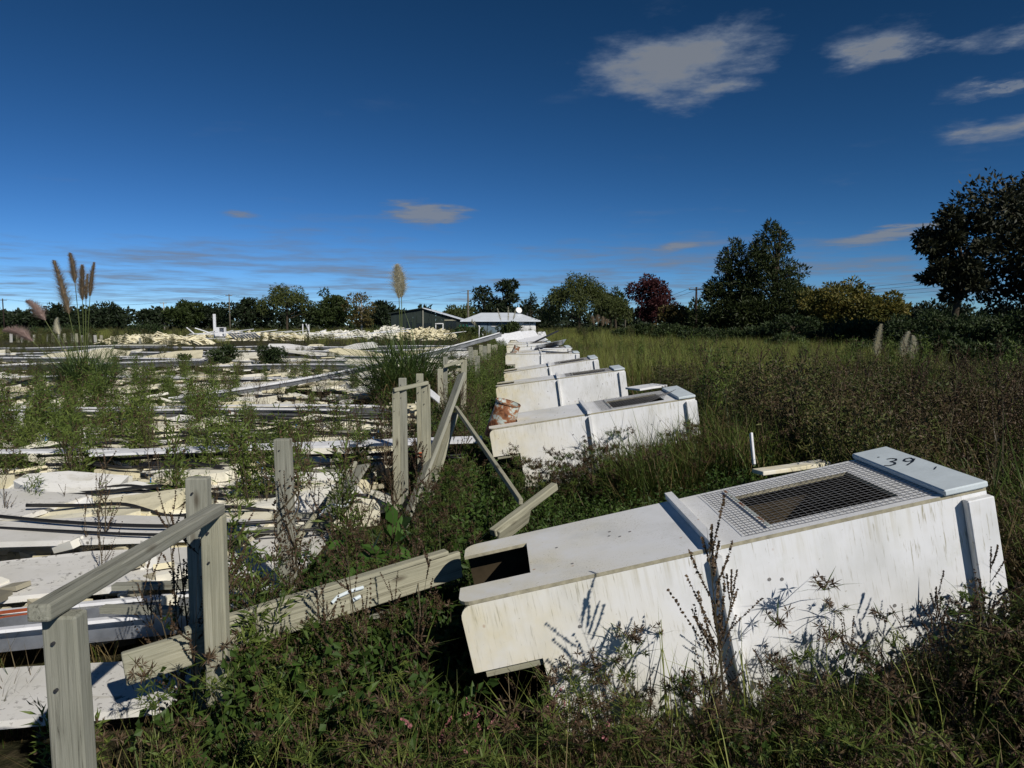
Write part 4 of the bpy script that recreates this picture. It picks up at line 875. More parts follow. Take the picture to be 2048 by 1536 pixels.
P, g = region(2200, -45, -4, 1, 60, 48, lambda x, y: np.where(x < -.78 * y - 1, 1, 0)); scatter('outer_grass', 'rough meadow grass beyond the edge of the demolished shed', 'grass', C_lime, 3, P, g.uniform(.6, 1.1, len(P)), 48, .15)
P, g = region(500, -1.05, 3.2, .2, 1.35, 49); scatter('trodden_grass', 'short dry grass where the weeds in front thin out', 'grass', C_dry, 3, P, g.uniform(.35, .6, len(P)), 49, .25)
# left field
xl2 = lambda y: -.76 * y - 1.2
xr2 = lambda y: -1.3 + 0 * y
P, g = wedge(420, 4.8, 30, 21, xl2, xr2, lambda x, y: np.clip(.35 + .8 * vnoise(x, y, 2.6), .06, 1), 1.5); scatter('shed_fleabane', 'smaller green fleabane growing through the broken panels', 'weeds', C_flea, 6, P, g.uniform(.35, .72, len(P)), 21, .1)
P, g = wedge(1100, 20, 80, 22, xl2, lambda y: -1.0 + 0 * y, lambda x, y: np.clip(.4 + .7 * vnoise(x, y, 5), .1, 1), 1.3); scatter('far_shed_weeds', 'brownish weeds growing over the far debris', 'weeds', C_olive, 4, P, g.uniform(.4, .85, len(P)), 22)
P, g = wedge(700, 3.9, 30, 23, xl2, xr2, lambda x, y: np.clip(.3 + .8 * vnoise(x + 5, y, 2.1), .05, 1), 1.6); scatter('shed_dead_stalks', 'dry brown stalks among the broken panels', 'weeds', C_dead, 4, P, g.uniform(.5, 1.0, len(P)), 23, .12)
P, g = wedge(900, 4.6, 30, 24, xl2, xr2, lambda x, y: np.clip(.35 + .6 * vnoise(x, y + 9, 1.7), .1, 1), 1.6); scatter('shed_grass', 'grass growing between the broken panels', 'grass', C_grass, 6, P, g.uniform(.4, .8, len(P)), 24, .25)
P, g = wedge(2600, 60, 190, 25, lambda y: -.8 * y, lambda y: .9 * y, lambda x, y: np.where((x < 0) & (y < 95), .12, 1), 1.2); scatter('far_grass', 'rough grass in front of the far trees', 'grass', C_lime, 3, P, g.uniform(1.0, 1.8, len(P)), 25)
P, g = wedge(700, 55, 150, 26, lambda y: -.8 * y, lambda y: .9 * y, lambda x, y: np.where((x < -6) & (x > -.45 * y) & (y < 110), .15, 1), 1.2); scatter('far_weeds', 'dark rough weeds in front of the far trees', 'weeds', C_olive, 4, P, g.uniform(1.0, 1.7, len(P)), 26)

# ------------------------------------------------------------------ weeds that stand out one by one
def plant(name, me, x, y, s, label, cat='weed', group=None, rot=0, tilt=(0, 0), z=None, sink=.01):
    o = link(name, me); o.location = (x, y, (float(gh(x, y)) if z is None else z) - sink); o.rotation_euler = (tilt[0], tilt[1], rot); o.scale = (s, s, s); tag(o, label, cat, group); return o
FLEA = [p_flea(200 + i, 1.0, 6, 120, brown_top=.3 * (i % 3), bush=1.3, r=.09, lw=.013) for i in range(6)]
rr = random.Random(314)
# tall green fleabane through the panels: (photo column, row of the foot, size)
spots = []
for k in range(250):
    y = 4.9 + 16 * rr.random() ** 1.35; x = rr.uniform(-.74 * y, -1.45)
    if vnoise(x, y, 2.6) + rr.uniform(-.5, .5) < (.05 if y < 7.5 else -.1): continue
    spots.append((x, y, rr.uniform(.6, 1.1) * (.8 if y < 5 else 1)))
for (x, y, s) in spots:
    where = 'between the aluminium trough and the white cladding boards' if y < 6.9 else 'behind the white cladding boards, before the raised trough' if y < 12 else 'round the raised trough, behind the nearer level troughs'
    sz = 'tall' if s > .92 else 'short' if s < .7 else 'medium-sized'
    plant('fleabane', rr.choice(FLEA), x, y, s, '%s green fleabane %s' % (sz, where), 'weed', 'fleabane among the panels', rr.uniform(0, 6), (rr.gauss(0, .06), rr.gauss(0, .06)))
for (x, y, s, lb) in ((-1.02, 2.75, .75, 'green fleabane at the foot of the pale green-streaked post'), (-.86, 2.35, .55, 'small green fleabane under the long grey plank'), (-1.42, 2.2, .6, 'green fleabane between the stout post and the tallest post'),
                      (-1.30, 3.4, .95, 'dark fleabane rising beside the creeper-wrapped post'), (-1.1, 4.5, 1.0, 'brown-topped fleabane beside the leaning creeper-crossed board')):
    plant('fleabane', FLEA[int(x * -10) % 5], x, y, s, lb, 'weed', None, x * 7)
for k, (x, y, s) in enumerate(((-.82, 2.3, .45), (-.72, 2.45, .5), (-1.15, 2.3, .5), (-.55, 2.72, .45))):
    plant('fleabane', FLEA[k % 6], x, y, s, 'low fleabane half hiding the lower edge of the long grey plank', 'weed', 'low fleabane before the plank', k * 1.1)
DOCK = [p_dead(300 + i, 1.0, nb=20, bead=.012, beads=18) for i in range(4)]
plant('seed_stalk', DOCK[0], .74, 2.20, 1.02, 'tall dry seed stalk with beaded branches before the shaft numbered 39', 'weed', None, .4, (.0, -.14), z=.12)
plant('seed_stalk', DOCK[1], .62, 2.24, .80, 'shorter beaded seed stalk beside the tall dry one', 'weed', None, 2.4, (.0, -.10), z=.12)
for k, (x, y, s) in enumerate(((1.50, 2.22, .62), (1.62, 2.30, .70), (1.72, 2.24, .55), (1.40, 2.30, .5), (1.85, 2.3, .62))):
    plant('seed_stalk', DOCK[k % 4], x, y, s, 'dark beaded seed stalk in the thicket before the cap strip of the shaft numbered 39', 'weed', 'seed stalks before the cap strip', k * 1.3, (0, .1 * (k - 2)), z=.28)
SED = [p_sedge(400 + i, .6, 5, head=.07, green=.35) for i in range(3)]
plant('umbrella_sedge', SED[0], 1.02, 2.2, 1.05, 'umbrella sedge with a dense green-brown head before the dark band', 'sedge', None, 1, z=.16)
for k, (x, y, s) in enumerate(((.08, 2.2, .85), (.22, 2.26, .9), (.36, 2.2, .8))):
    plant('umbrella_sedge', SED[k], x, y, s, 'brown star-headed sedge against the notched end of the shaft numbered 39', 'sedge', 'star-headed sedges at the notched end', k)
plant('umbrella_sedge', SED[1], -1.15, 2.15, 1.0, 'reddish star-headed sedge beside the stout post', 'sedge', None, 2)
plant('umbrella_sedge', SED[2], -.95, 2.45, 1.0, 'star-headed sedge in front of the long grey plank', 'sedge', None, 4)
BR = [p_broad(500 + i, .55, 30) for i in range(3)]
plant('broadleaf_weed', BR[0], -.72, 2.5, .95, 'bright broad-leaved weed in front of the long grey plank', 'weed', None, 0)
plant('broadleaf_weed', BR[1], -.90, 3.55, 1.25, 'broad-leaved bush behind the long grey plank', 'weed', None, 1)
plant('broadleaf_weed', BR[2], -.72, 3.75, 1.3, 'leafier broad-leaved bush between plank and leaning board', 'weed', None, 2)
plant('broadleaf_weed', BR[0], -.62, 3.4, 1.05, 'low broad-leaved weed at the far side of the long grey plank', 'weed', None, 3)
for k in range(9):
    y = rr.uniform(3.4, 9); plant('creeper_stalk', DOCK[k % 4], -1.22 + rr.uniform(-.12, .5), y, rr.uniform(.6, 1.0), 'dry brown stalk twining beside the weathered posts', 'weed', 'dry stalks beside the posts', k, (rr.gauss(0, .15), rr.gauss(0, .15)))
# dry creeper wound round the lone post
mb = MB(); rr2 = random.Random(4)
for q in range(3):
    ph = rr2.uniform(0, 6); mb.tube([(-1.235 + .068 * math.cos(ph + t * 1.7) , 3.76 + .05 * math.sin(ph + t * 1.7), .02 + t * .115) for t in np.linspace(0, 8, 40)], .004, 4)
gq = np.random.default_rng(3); n = 260; tt = gq.uniform(0, 8, n); a = gq.uniform(0, 6.283, n); c = np.stack([-1.235 + .07 * np.cos(a), 3.76 + .055 * np.sin(a), .02 + tt * .115], -1); leaves(mb, c, rdir(n, gq, 0), .03, .012, 1, gq)
tag(mb.build('dry_creeper', [M['g_stem'], M['g_brown']]), 'dry brown creeper wound round the lone grey post', 'creeper')
# arching sedge grass against the second shaft
AG = [p_grass(600 + i, 1.0, 30, .10, .013, 2.2, .1, ('g_pampas', 'g_dry')) for i in range(3)]
for k, (x, y, s) in enumerate(((1.55, 6.2, .85), (1.85, 6.1, 1.0), (1.30, 6.25, .7), (2.0, 6.35, .9))):
    plant('arching_grass', AG[k % 3], x, y, s, 'dark arching grass clump before the shaft with torn mesh', 'grass clump', 'arching grass before the torn-mesh shaft', k)
plant('arching_grass', AG[1], 1.25, 10.35, .75, 'arching grass clump before the stained shaft behind the rusty duct', 'grass clump', None, 1)

# ------------------------------------------------------------------ pampas
def plume_mesh(seed, L=.7, r=.085, m='plume_tan', n=900, lean=0.0, droop=.6):
    g = np.random.default_rng(seed); mb = MB(); t = g.uniform(0, 1, n); c = np.stack([lean * L * t ** 2, 0 * t, t * L], -1)
    az = g.uniform(0, 6.283, n); rad_ = r * .85 * (1 - t) ** .5 * np.clip(.25 + t / .16, 0, 1)
    ribbons(mb, c, az, g.uniform(.3, .75, n), rad_ * g.uniform(.8, 1.9, n) + .03, np.full(n, .009), g.uniform(.3, 2.6, n) * droop, 3, 0, g)
    return mb.mesh('plume', M[m])
def tussock_mesh(seed, H=1.3, n=520, r=.25, w=.013):
    g = np.random.default_rng(seed); mb = MB(); ribbons(mb, disc(n, r, g), g.uniform(0, 6.283, n), g.uniform(.02, .55, n), g.uniform(.55, 1.1, n) * H, np.full(n, w) * g.uniform(.7, 1.3, n), g.uniform(.5, 2.1, n), 6, 0, g)
    nd = n // 8; ribbons(mb, disc(nd, r, g), g.uniform(0, 6.283, nd), g.uniform(.3, .9, nd), g.uniform(.5, 1.0, nd) * H, np.full(nd, w), g.uniform(.6, 1.8, nd), 5, 1, g)
    return mb.mesh('tussock', [M['g_pampas'], M['g_dry']])
def pampas(label, x, y, H, heads, seed, tn=520, w=.013, group=None, r=.25):
    """heads: (dx, dy, height of plume foot, plume length, plume radius, material, lean)"""
    z = float(gh(x, y)); root = empty('pampas_grass', (x, y, z)); tag(root, label, 'pampas grass', group)
    link('tussock', tussock_mesh(seed, H, tn, r, w), root)
    for k, (dx, dy, hh, L, r_, m, ln) in enumerate(heads):
        mb = MB(); b = Vector((dx * .12, dy * .12, 0)); e = Vector((dx, dy, hh)); mid = (b + e) / 2 + Vector((-dx * .12, -dy * .12, hh * .05)); pts = [b, (b + mid) / 2 + Vector((0, 0, .02)), mid, (mid + e) / 2, e]; d = (e - pts[3]).normalized(); pts.append(e + d * L * .7)
        mb.tube(pts, [.012, .011, .010, .008, .007, .003], 6); mb.build('stalk', M['g_gstem'], root)
        o = link('plume', plume_mesh(seed * 10 + k, L, r_, m, 1700 if y < 30 else 500, ln), root, loc=e - d * .02); q = d.to_track_quat('Z', 'X'); o.rotation_mode = 'QUATERNION'; o.rotation_quaternion = q
def head_at(px, py_foot, py_top, X, Y, dy, r, m, lean=0.0):
    a = at(px, py_foot, Y + dy); b = at(px, py_top, Y + dy); return (a.x - X, dy, a.z - float(gh(X, Y)), b.z - a.z, r, m, lean)
X, Y = at(172, 800, 15.5).x, 15.5
pampas('tall pampas with tan upright plumes and two mauve plumes leaning away', X, Y, 1.7,
       [head_at(138, 628, 518, X, Y, .0, .24, 'plume_tan', -.06), head_at(150, 566, 504, X, Y, .1, .15, 'plume_tan', -.12), head_at(165, 600, 529, X, Y, -.1, .17, 'plume_tan', -.10), head_at(180, 592, 523, X, Y, .1, .11, 'plume_tan', -.06), head_at(172, 598, 545, X, Y, .2, .06, 'plume_tan', -.1),
        head_at(90, 640, 588, X, Y, .1, .19, 'plume_pink', -.25), head_at(64, 682, 628, X, Y, .0, .19, 'plume_pink', -.45), head_at(118, 668, 640, X, Y, .4, .08, 'plume_cream', .6)], 3, 900, .018, r=.4)
X, Y = at(806, 815, 13.3).x, 13.3
pampas('pampas tussock with a single tall cream double plume behind the posts', X, Y, 2.2, [head_at(798, 596, 530, X, Y, .0, .25, 'plume_cream', -.02), head_at(803, 594, 545, X, Y, .05, .15, 'plume_cream', .02)], 5, 1100, .024, r=.5)
def small_pampas(px, py, Y, tops, m, label, seed, H=1.0, r=.2):
    X = at(px, py, Y).x; pampas(label, X, Y, H, [head_at(a, f, t, X, Y, .1 * k, r, m, ln) for k, (a, f, t, ln) in enumerate(tops)], seed, 160, .02)
small_pampas(1013, 665, 62, ((1002, 642, 615, 0), (1016, 642, 613, .1), (1026, 640, 618, .1)), 'plume_cream', 'pampas with three yellow plumes in front of the white house', 11, 1.6, .22)
small_pampas(958, 665, 66, ((950, 652, 642, .3), (946, 648, 638, .2)), 'plume_cream', 'drooping pale pampas between the dark shed and the house', 12, 1.2, .22)
small_pampas(1196, 690, 42, ((1188, 650, 632, 0), (1196, 648, 630, .1), (1205, 652, 634, .2), (1213, 650, 640, .3)), 'plume_tan', 'pampas with tan plumes in the meadow before the willow', 13, 1.2, .28)
small_pampas(1752, 740, 17, ((1753, 712, 648, .12),), 'plume_cream', 'pampas with a single pale plume in the brown weeds', 14, 1.0, .13)
small_pampas(1808, 745, 16, ((1806, 718, 664, .25), (1822, 718, 674, .35)), 'plume_cream', 'pampas with two pale plumes close together in the brown weeds', 15, 1.0, .13)

# ------------------------------------------------------------------ trees
def cards(mb, c, d, L, w, g, mi=0): leaves(mb, c, d, L, w, mi, g, .12)
def tree(label, x, y, h, w, style, fol, seed, n=5000, leaf=.35, bark='bark', group='trees round the site', cat='tree', trunk_h=.25, clumps=34, name='tree', depth=None, top=None):
    g = np.random.default_rng(seed); z0 = float(gh(x, y)); root = empty(name, (x, y, z0)); tag(root, label, cat, group)
    R0 = w / 2; C = []; rad_ = []
    for k in range(clumps):
        if style == 'round':
            a = g.uniform(0, 6.283); u = g.uniform(-1, 1); q = g.uniform(.35, .86); s = math.sqrt(1 - u * u); r = g.uniform(.16, .30) * R0
            C.append((R0 * q * s * math.cos(a), R0 * q * s * math.sin(a), h * (trunk_h + (1 - trunk_h) * (.5 + .46 * q * u)))); rad_.append(r)
        elif style == 'conifer':
            t = (k + .5) / clumps; t = t ** 1.05; a = g.uniform(0, 6.283); R1 = R0 * (1 - t) ** .62 * g.uniform(.65, 1.05) * (.85 if t < .12 else 1); C.append((R1 * .8 * math.cos(a), R1 * .8 * math.sin(a), h * (.06 + .90 * t))); rad_.append(max(.12, .30 * (1 - t) + .10) * R0 * g.uniform(.75, 1.1))
        elif style == 'willow':
            a = g.uniform(0, 6.283); q = math.sqrt(g.uniform(0, 1)); zc = h * (.30 + .62 * math.sqrt(max(0, 1 - q * q)) * g.uniform(.75, 1.0)); C.append((R0 * .85 * q * math.cos(a), R0 * .85 * q * math.sin(a), zc)); rad_.append(R0 * g.uniform(.18, .28))
        elif style == 'pine':
            t = g.uniform(0, 1); a = g.uniform(0, 6.283); R1 = R0 * (.55 + .45 * math.sin(t * 3.1)) * g.uniform(.2, .9); C.append((R1 * math.cos(a), R1 * math.sin(a), h * (trunk_h + (.95 - trunk_h) * t))); rad_.append(R0 * g.uniform(.18, .32))
    C = np.array(C); rad_ = np.array(rad_); p = rad_ ** 2 / (rad_ ** 2).sum(); i = g.choice(len(C), n, p=p)
    d = rdir(n, g); q = g.uniform(.25, 1, n) ** .5 * g.uniform(.75, 1.12, n); pos = C[i] + d * (rad_[i] * q)[:, None] * np.array([1, 1, .72 if style != 'willow' else 1.15])
    out = d + rdir(n, g) * .8
    if style == 'willow': out[:, 2] -= 1.1
    if style == 'conifer': out[:, 2] += .25
    pos[:, 2] = np.maximum(pos[:, 2], .25)
    mb = MB(); cards(mb, pos, out, leaf * g.uniform(.6, 1.35, n), leaf * g.uniform(.35, .65, n) * (.6 if style in ('willow', 'conifer') else 1), g); link('crown', mb.mesh('crown', M[fol]), root)
    mb = MB(); th = h * (.9 if style in ('conifer', 'pine') else .62); tr = max(.10, h * .024)
    lean = g.normal(0, .03, 2) * h; P = [Vector((lean[0] * t + .03 * h * math.sin(t * 3 + seed) * .3, lean[1] * t, th * t - .2 * (t == 0))) for t in np.linspace(0, 1, 7)]
    mb.tube(P, [tr * (1.25 - t) for t in np.linspace(0, 1, 7)], 7)
    for k in range(0, len(C), 2):
        tz = min(.95, max(.22, C[k][2] / th * .72)); b = P[0].lerp(P[-1], tz); b = Vector((lean[0] * tz, lean[1] * tz, th * tz)); e = Vector(C[k]); m_ = (b + e) / 2 + Vector((0, 0, .04 * h)); mb.tube([b, m_, e], [tr * .38, tr * .25, tr * .08], 5, cap=False)
    link('trunk', mb.mesh('trunk', M[bark], True), root); return root
def tree_px(label, px, ptop, wpx, Y, style, fol, seed, **k):
    a = at(px, ptop - 4, Y); w = 1.14 * wpx / 1400 * Y; return tree(label, a.x, Y, a.z - float(gh(a.x, Y)), w, style, fol, seed, **k)
TR = [
 ('dark evergreen standing beside the outermost power pole', 45, 620, 75, 165, 'round', 't_dark', dict(n=3000, leaf=.8, trunk_h=.05)),
 ('low dark spreading tree behind the tall pampas plumes', 112, 616, 95, 170, 'round', 't_dark', dict(n=3600, leaf=.8, trunk_h=.05)),
 ('widest dark evergreen of the hedge beyond the pampas', 205, 611, 125, 172, 'round', 't_dark', dict(n=4500, leaf=.8, trunk_h=.05)),
 ('small dark tree next to the pole with broad crossarm', 300, 622, 60, 168, 'round', 't_dark', dict(n=2500, leaf=.8, trunk_h=.05)),
 ('round-topped dark tree between two power poles', 372, 600, 75, 165, 'round', 't_green', dict(n=4000, leaf=.7, trunk_h=.05)),
 ('dark tree with a shoulder beside the round-topped one', 418, 602, 70, 170, 'round', 't_dark', dict(n=3200, leaf=.7, trunk_h=.05)),
 ('broad dark tree touching the tall plain power pole', 492, 593, 80, 165, 'round', 't_dark', dict(n=3800, leaf=.7, trunk_h=.05)),
 ('umbrella-shaped tree with open trunk in the far hedge', 572, 570, 100, 158, 'willow', 't_willow', dict(n=4200, leaf=.7, trunk_h=.3)),
 ('tall dark tree next to the umbrella-shaped tree', 655, 576, 100, 160, 'round', 't_green', dict(n=5200, leaf=.65, trunk_h=.05)),
 ('browning thin-topped tree with pale trunk near the shed', 722, 588, 62, 152, 'pine', 't_autumn', dict(n=2000, leaf=.5, trunk_h=.2, bark='bark_pale')),
 ('dark tree filling the gap between browning tree and shed', 768, 606, 80, 185, 'round', 't_dark', dict(n=3200, leaf=.8, trunk_h=.05)),
 ('light green round tree behind the shed roof end', 925, 610, 85, 165, 'round', 't_willow', dict(n=3500, leaf=.7, trunk_h=.05)),
 ('ragged black pine with gaps behind the house', 968, 574, 50, 172, 'pine', 't_dark', dict(n=1800, leaf=.65, trunk_h=.3)),
 ('tallest dense black pine behind the house roof', 1008, 566, 75, 172, 'pine', 't_dark', dict(n=5200, leaf=.7, trunk_h=.15)),
 ('dark pine just past the roof with the satellite dish', 1062, 588, 55, 178, 'conifer', 't_dark', dict(n=2800, leaf=.7)),
 ('dark pine hard against the willow', 1100, 586, 55, 170, 'conifer', 't_dark', dict(n=2800, leaf=.7)),
 ('large pale willow in the meadow beyond the shafts', 1158, 555, 125, 112, 'willow', 't_willow', dict(n=9000, leaf=.5, trunk_h=.2, clumps=46)),
 ('upright green tree showing behind the willow', 1232, 565, 58, 135, 'round', 't_green', dict(n=3000, leaf=.5, trunk_h=.1)),
 ('pale low willow beside the small power pole', 1222, 592, 80, 100, 'willow', 't_willow', dict(n=3800, leaf=.45, trunk_h=.1)),
 ('dark red-leaved tree beside the tarred power pole', 1306, 544, 100, 82, 'round', 't_red', dict(n=7500, leaf=.32, trunk_h=.1, clumps=44)),
 ('brownish low tree at the foot of the red-leaved tree', 1352, 610, 75, 74, 'round', 't_autumn', dict(n=3000, leaf=.35, trunk_h=.05)),
 ('dark green tree behind the tarred power pole', 1400, 600, 90, 105, 'round', 't_green', dict(n=3400, leaf=.45, trunk_h=.05)),
 ('dark green tree showing between conifer and yellowing tree', 1640, 628, 90, 80, 'round', 't_green', dict(n=3400, leaf=.4, trunk_h=.05)),
 ('dark tree line clump behind the yellowing tree', 1870, 596, 130, 90, 'round', 't_dark', dict(n=4200, leaf=.5, trunk_h=.05)),
]
for k, (lb, px, pt, w, Y, st, fo, kw) in enumerate(TR): tree_px(lb, px, pt, w, Y, st, fo, 700 + k, **kw)
# big conifer: two leaders
tree_px('tall dark conifer with a double crown, biggest in the meadow', 1545, 442, 185, 68, 'conifer', 't_conifer', 741, n=22000, leaf=.40, clumps=80, name='conifer_tree')
tree_px('lower dark conifer grown into the side of the double-crowned one', 1468, 476, 150, 70, 'conifer', 't_conifer', 742, n=15000, leaf=.40, clumps=60, name='conifer_tree')
tree_px('yellowing rounded tree with bare twigs inside', 1690, 556, 175, 60, 'round', 't_yellow', 743, n=11000, leaf=.32, trunk_h=.08, clumps=50)
tree_px('lower yellowing tree at the skirt of the rounded one', 1775, 586, 115, 58, 'round', 't_yellow', 744, n=6500, leaf=.32, trunk_h=.05, clumps=36)
tree_px('huge dark broad-leaved tree towering over the brambles', 2120, 296, 400, 34, 'round', 't_maple', 745, n=26000, leaf=.27, trunk_h=.10, clumps=100)
tree_px('dark side growth of the huge broad-leaved tree', 1918, 392, 140, 33, 'round', 't_maple', 746, n=7000, leaf=.25, trunk_h=.3, clumps=30)
# bramble bank along the field
g0 = random.Random(8)
SH = [(1290, 652, 70, 62), (1345, 648, 80, 58), (1400, 655, 85, 52), (1455, 662, 90, 50), (1520, 655, 110, 48), (1590, 630, 120, 46), (1650, 655, 90, 42), (1700, 640, 110, 38), (1760, 636, 110, 36), (1830, 622, 130, 32), (1900, 612, 150, 29), (1975, 618, 150, 27), (2050, 606, 160, 26), (1570, 672, 80, 36), (1740, 684, 90, 27), (1880, 668, 120, 24), (1990, 672, 130, 22), (1250, 662, 60, 70), (1180, 660, 50, 85)]
for k, (px, pt, w, Y) in enumerate(SH):
    tree_px('dark bramble thicket ' + ('before the willow' if px < 1270 else 'below the dark red-leaved tree' if px < 1380 else 'below the tall conifers' if px < 1610 else 'below the yellowing trees' if px < 1800 else 'below the huge broad-leaved tree') + (', low in the front row' if pt > 665 else ''), px, pt, w, Y, 'round', 't_shrub', 800 + k, n=4200, leaf=.2 if Y > 35 else .15, trunk_h=.0, clumps=30, name='bramble_thicket', cat='shrub', group='bramble thickets along the bank')
tree_px('dark green bush in front of the white house wall', 1022, 646, 55, 64, 'round', 't_green', 850, n=2600, leaf=.22, trunk_h=0, name='bush', cat='shrub', group='bushes by the buildings')
tree_px('dark low bush between shed door and house', 940, 655, 60, 84, 'round', 't_green', 851, n=2200, leaf=.3, trunk_h=0, name='bush', cat='shrub', group='bushes by the buildings')
for k, (px, pt, w, Y) in enumerate(((450, 690, 60, 27), (545, 690, 75, 26), (375, 705, 45, 24), (290, 650, 90, 90), (140, 655, 90, 95), (60, 660, 90, 80))):
    tree_px(('dark dense bush growing through the far troughs' if k < 3 else 'green rambling bush on the edge of the demolished shed'), px, pt, w, Y, 'round', 't_shrub', 860 + k, n=2200, leaf=.10 if k < 3 else .3, trunk_h=0, name='bush', cat='shrub', group='bushes in the demolished shed')
# the wood that closes the horizon
def far_wood():
    g = np.random.default_rng(99); mb = MB(); nb = 420; xs = np.linspace(-340, 340, nb) + g.normal(0, 1, nb); ys = 250 + g.uniform(-15, 40, nb); hs = 7.2 + 2.0 * vnoise(xs, xs * .3, 14) + g.uniform(-1.2, 1.4, nb)
    for x, y, h in zip(xs, ys, hs):
        n = 110; d = rdir(n, g); c = np.array([x, y, h * .5]) + d * np.array([2.6, 2.6, h * .5]) * (g.uniform(.3, 1, n) ** .5)[:, None]; c[:, 2] = np.maximum(c[:, 2], .1); leaves(mb, c, d + rdir(n, g), 1.6, 1.0, 0, g)
    tag(link('far_wood', mb.mesh('far_wood', M['t_dark'])), 'dark wood closing the horizon', 'wood', kind='stuff')
far_wood()

# ------------------------------------------------------------------ shed and house
def shed():
    Y = 128; a = at(782, 660, Y); b = at(922, 660, Y); x0, x1 = a.x, b.x; rx = at(846, 618, Y).x; zr = at(846, 617, Y).z; ze0 = at(782, 627, Y).z; ze1 = at(920, 640, Y).z; D = 16
    root = empty('metal_shed', (x0, Y, 0)); tag(root, 'dark green gabled metal shed with a white door frame', 'shed')
    def top(x): return ze0 + (zr - ze0) * (x - x0) / (rx - x0) if x < rx else zr + (ze1 - zr) * (x - rx) / (x1 - rx)
    dx0, dx1 = at(872, 660, Y).x, at(886, 660, Y).x; dz = at(880, 648, Y).z
    # gable wall sheets, cut round door, window band and wide doorway
    wins = [(at(813, 660, Y).x, at(826, 660, Y).x, 1.0, 2.2), (at(832, 660, Y).x, at(863, 660, Y).x, .8, 2.0), (at(891, 660, Y).x, at(912, 660, Y).x, .1, 2.45)]
    holes = wins + [(dx0, dx1, -.5, dz)]
    edges = sorted(set([x0, x1, rx] + list(np.linspace(x0, x1, 12)) + [q for h_ in holes for q in h_[:2]])); n = 0
    for e0, e1 in zip(edges[:-1], edges[1:]):
        if e1 - e0 < .05: continue
        xm = (e0 + e1) / 2; cut = [h_ for h_ in holes if h_[0] - .01 < xm < h_[1] + .01]; segs = [(-.3, None)]
        if cut: segs = ([(-.3, cut[0][2])] if cut[0][2] > 0 else []) + [(cut[0][3], None)]
        for z0, z1 in segs:
            mb = MB(); t0 = top(e0) if z1 is None else z1; t1 = top(e1) if z1 is None else z1; off = .03 * (n % 2); g_ = .03
            v = [(e0 + g_ - x0, off, z0), (e1 - x0, off, z0), (e1 - x0, off, t1), (e0 + g_ - x0, off, t0)]; v += [(q[0], q[1] + .05, q[2]) for q in v]
            mb.add(v, [(0, 1, 2, 3), (5, 4, 7, 6), (0, 4, 5, 1), (1, 5, 6, 2), (2, 6, 7, 3), (3, 7, 4, 0)]); mb.build('wall_sheet', M['shed'], root); n += 1
    for (wa, wb, za, zb) in wins:
        mb = MB(); mb.box((wb - wa, .04, zb - za), ((wa + wb) / 2 - x0, .12, (za + zb) / 2)); wo = mb.build('window', M['glass_dark'], root)
        for q in (.33, .66):
            mb = MB(); mb.box((.08, .06, zb - za), (wa + (wb - wa) * q - x0, .06, (za + zb) / 2)); mb.build('mullion', M['shed'], wo)
    mb = MB(); mb.box((at(912, 660, Y).x - at(890, 660, Y).x + .2, .1, .22), ((at(912, 660, Y).x + at(890, 660, Y).x) / 2 - x0, -.04, 2.58)); mb.build('lintel', M['timber_pale'], root)
    mb = MB(); mb.box((.16, .14, dz + .3), (dx0 - x0 - .02, -.06, dz / 2 - .15)); mb.build('door_frame', M['house_white'], root)
    mb = MB(); mb.box((.16, .14, dz + .3), (dx1 - x0 + .02, -.06, dz / 2 - .15)); mb.build('door_frame', M['house_white'], root)
    mb = MB(); mb.box((dx1 - dx0 + .2, .14, .16), ((dx0 + dx1) / 2 - x0, -.06, dz + .08)); mb.build('door_frame', M['house_white'], root)
    mb = MB(); mb.box((dx1 - dx0, .05, dz), ((dx0 + dx1) / 2 - x0, .5, dz / 2)); mb.build('doorway', M['glass_dark'], root)
    mb = MB(); mb.box((.22, .16, zr - .3), (rx - x0, -.08, zr / 2 - .15)); mb.build('centre_post', M['timber'], root)
    for s in (0, 1):
        mb = MB(); p = [(x0 - .4, ze0 - .1), (rx, zr + .02), (x1 + .5, ze1 - .08)]; (xa, za), (xb, zb) = (p[0], p[1]) if s == 0 else (p[1], p[2])
        v = [(xa - x0, -.5, za), (xb - x0, -.5, zb), (xb - x0, D, zb), (xa - x0, D, za)]; v += [(q[0], q[1], q[2] + .14) for q in v]; mb.add(v, [(3, 2, 1, 0), (4, 5, 6, 7), (0, 1, 5, 4), (1, 2, 6, 5), (2, 3, 7, 6), (3, 0, 4, 7)])
        rf = mb.build('roof', M['roof'] if s else M['shed'], root)
    for xx, zt in ((x0, ze0), (x1, ze1)):
        mb = MB(); mb.box((.06, D - .1, zt), (xx - x0, D / 2 + .1, zt / 2 - .2)); mb.build('side_wall', M['shed'], root)
    mb = MB(); mb.box((x1 - x0 - .1, .06, ze1), ((x1 - x0) / 2, D - .1, ze1 / 2 - .2)); mb.build('rear_wall', M['shed'], root)
shed()
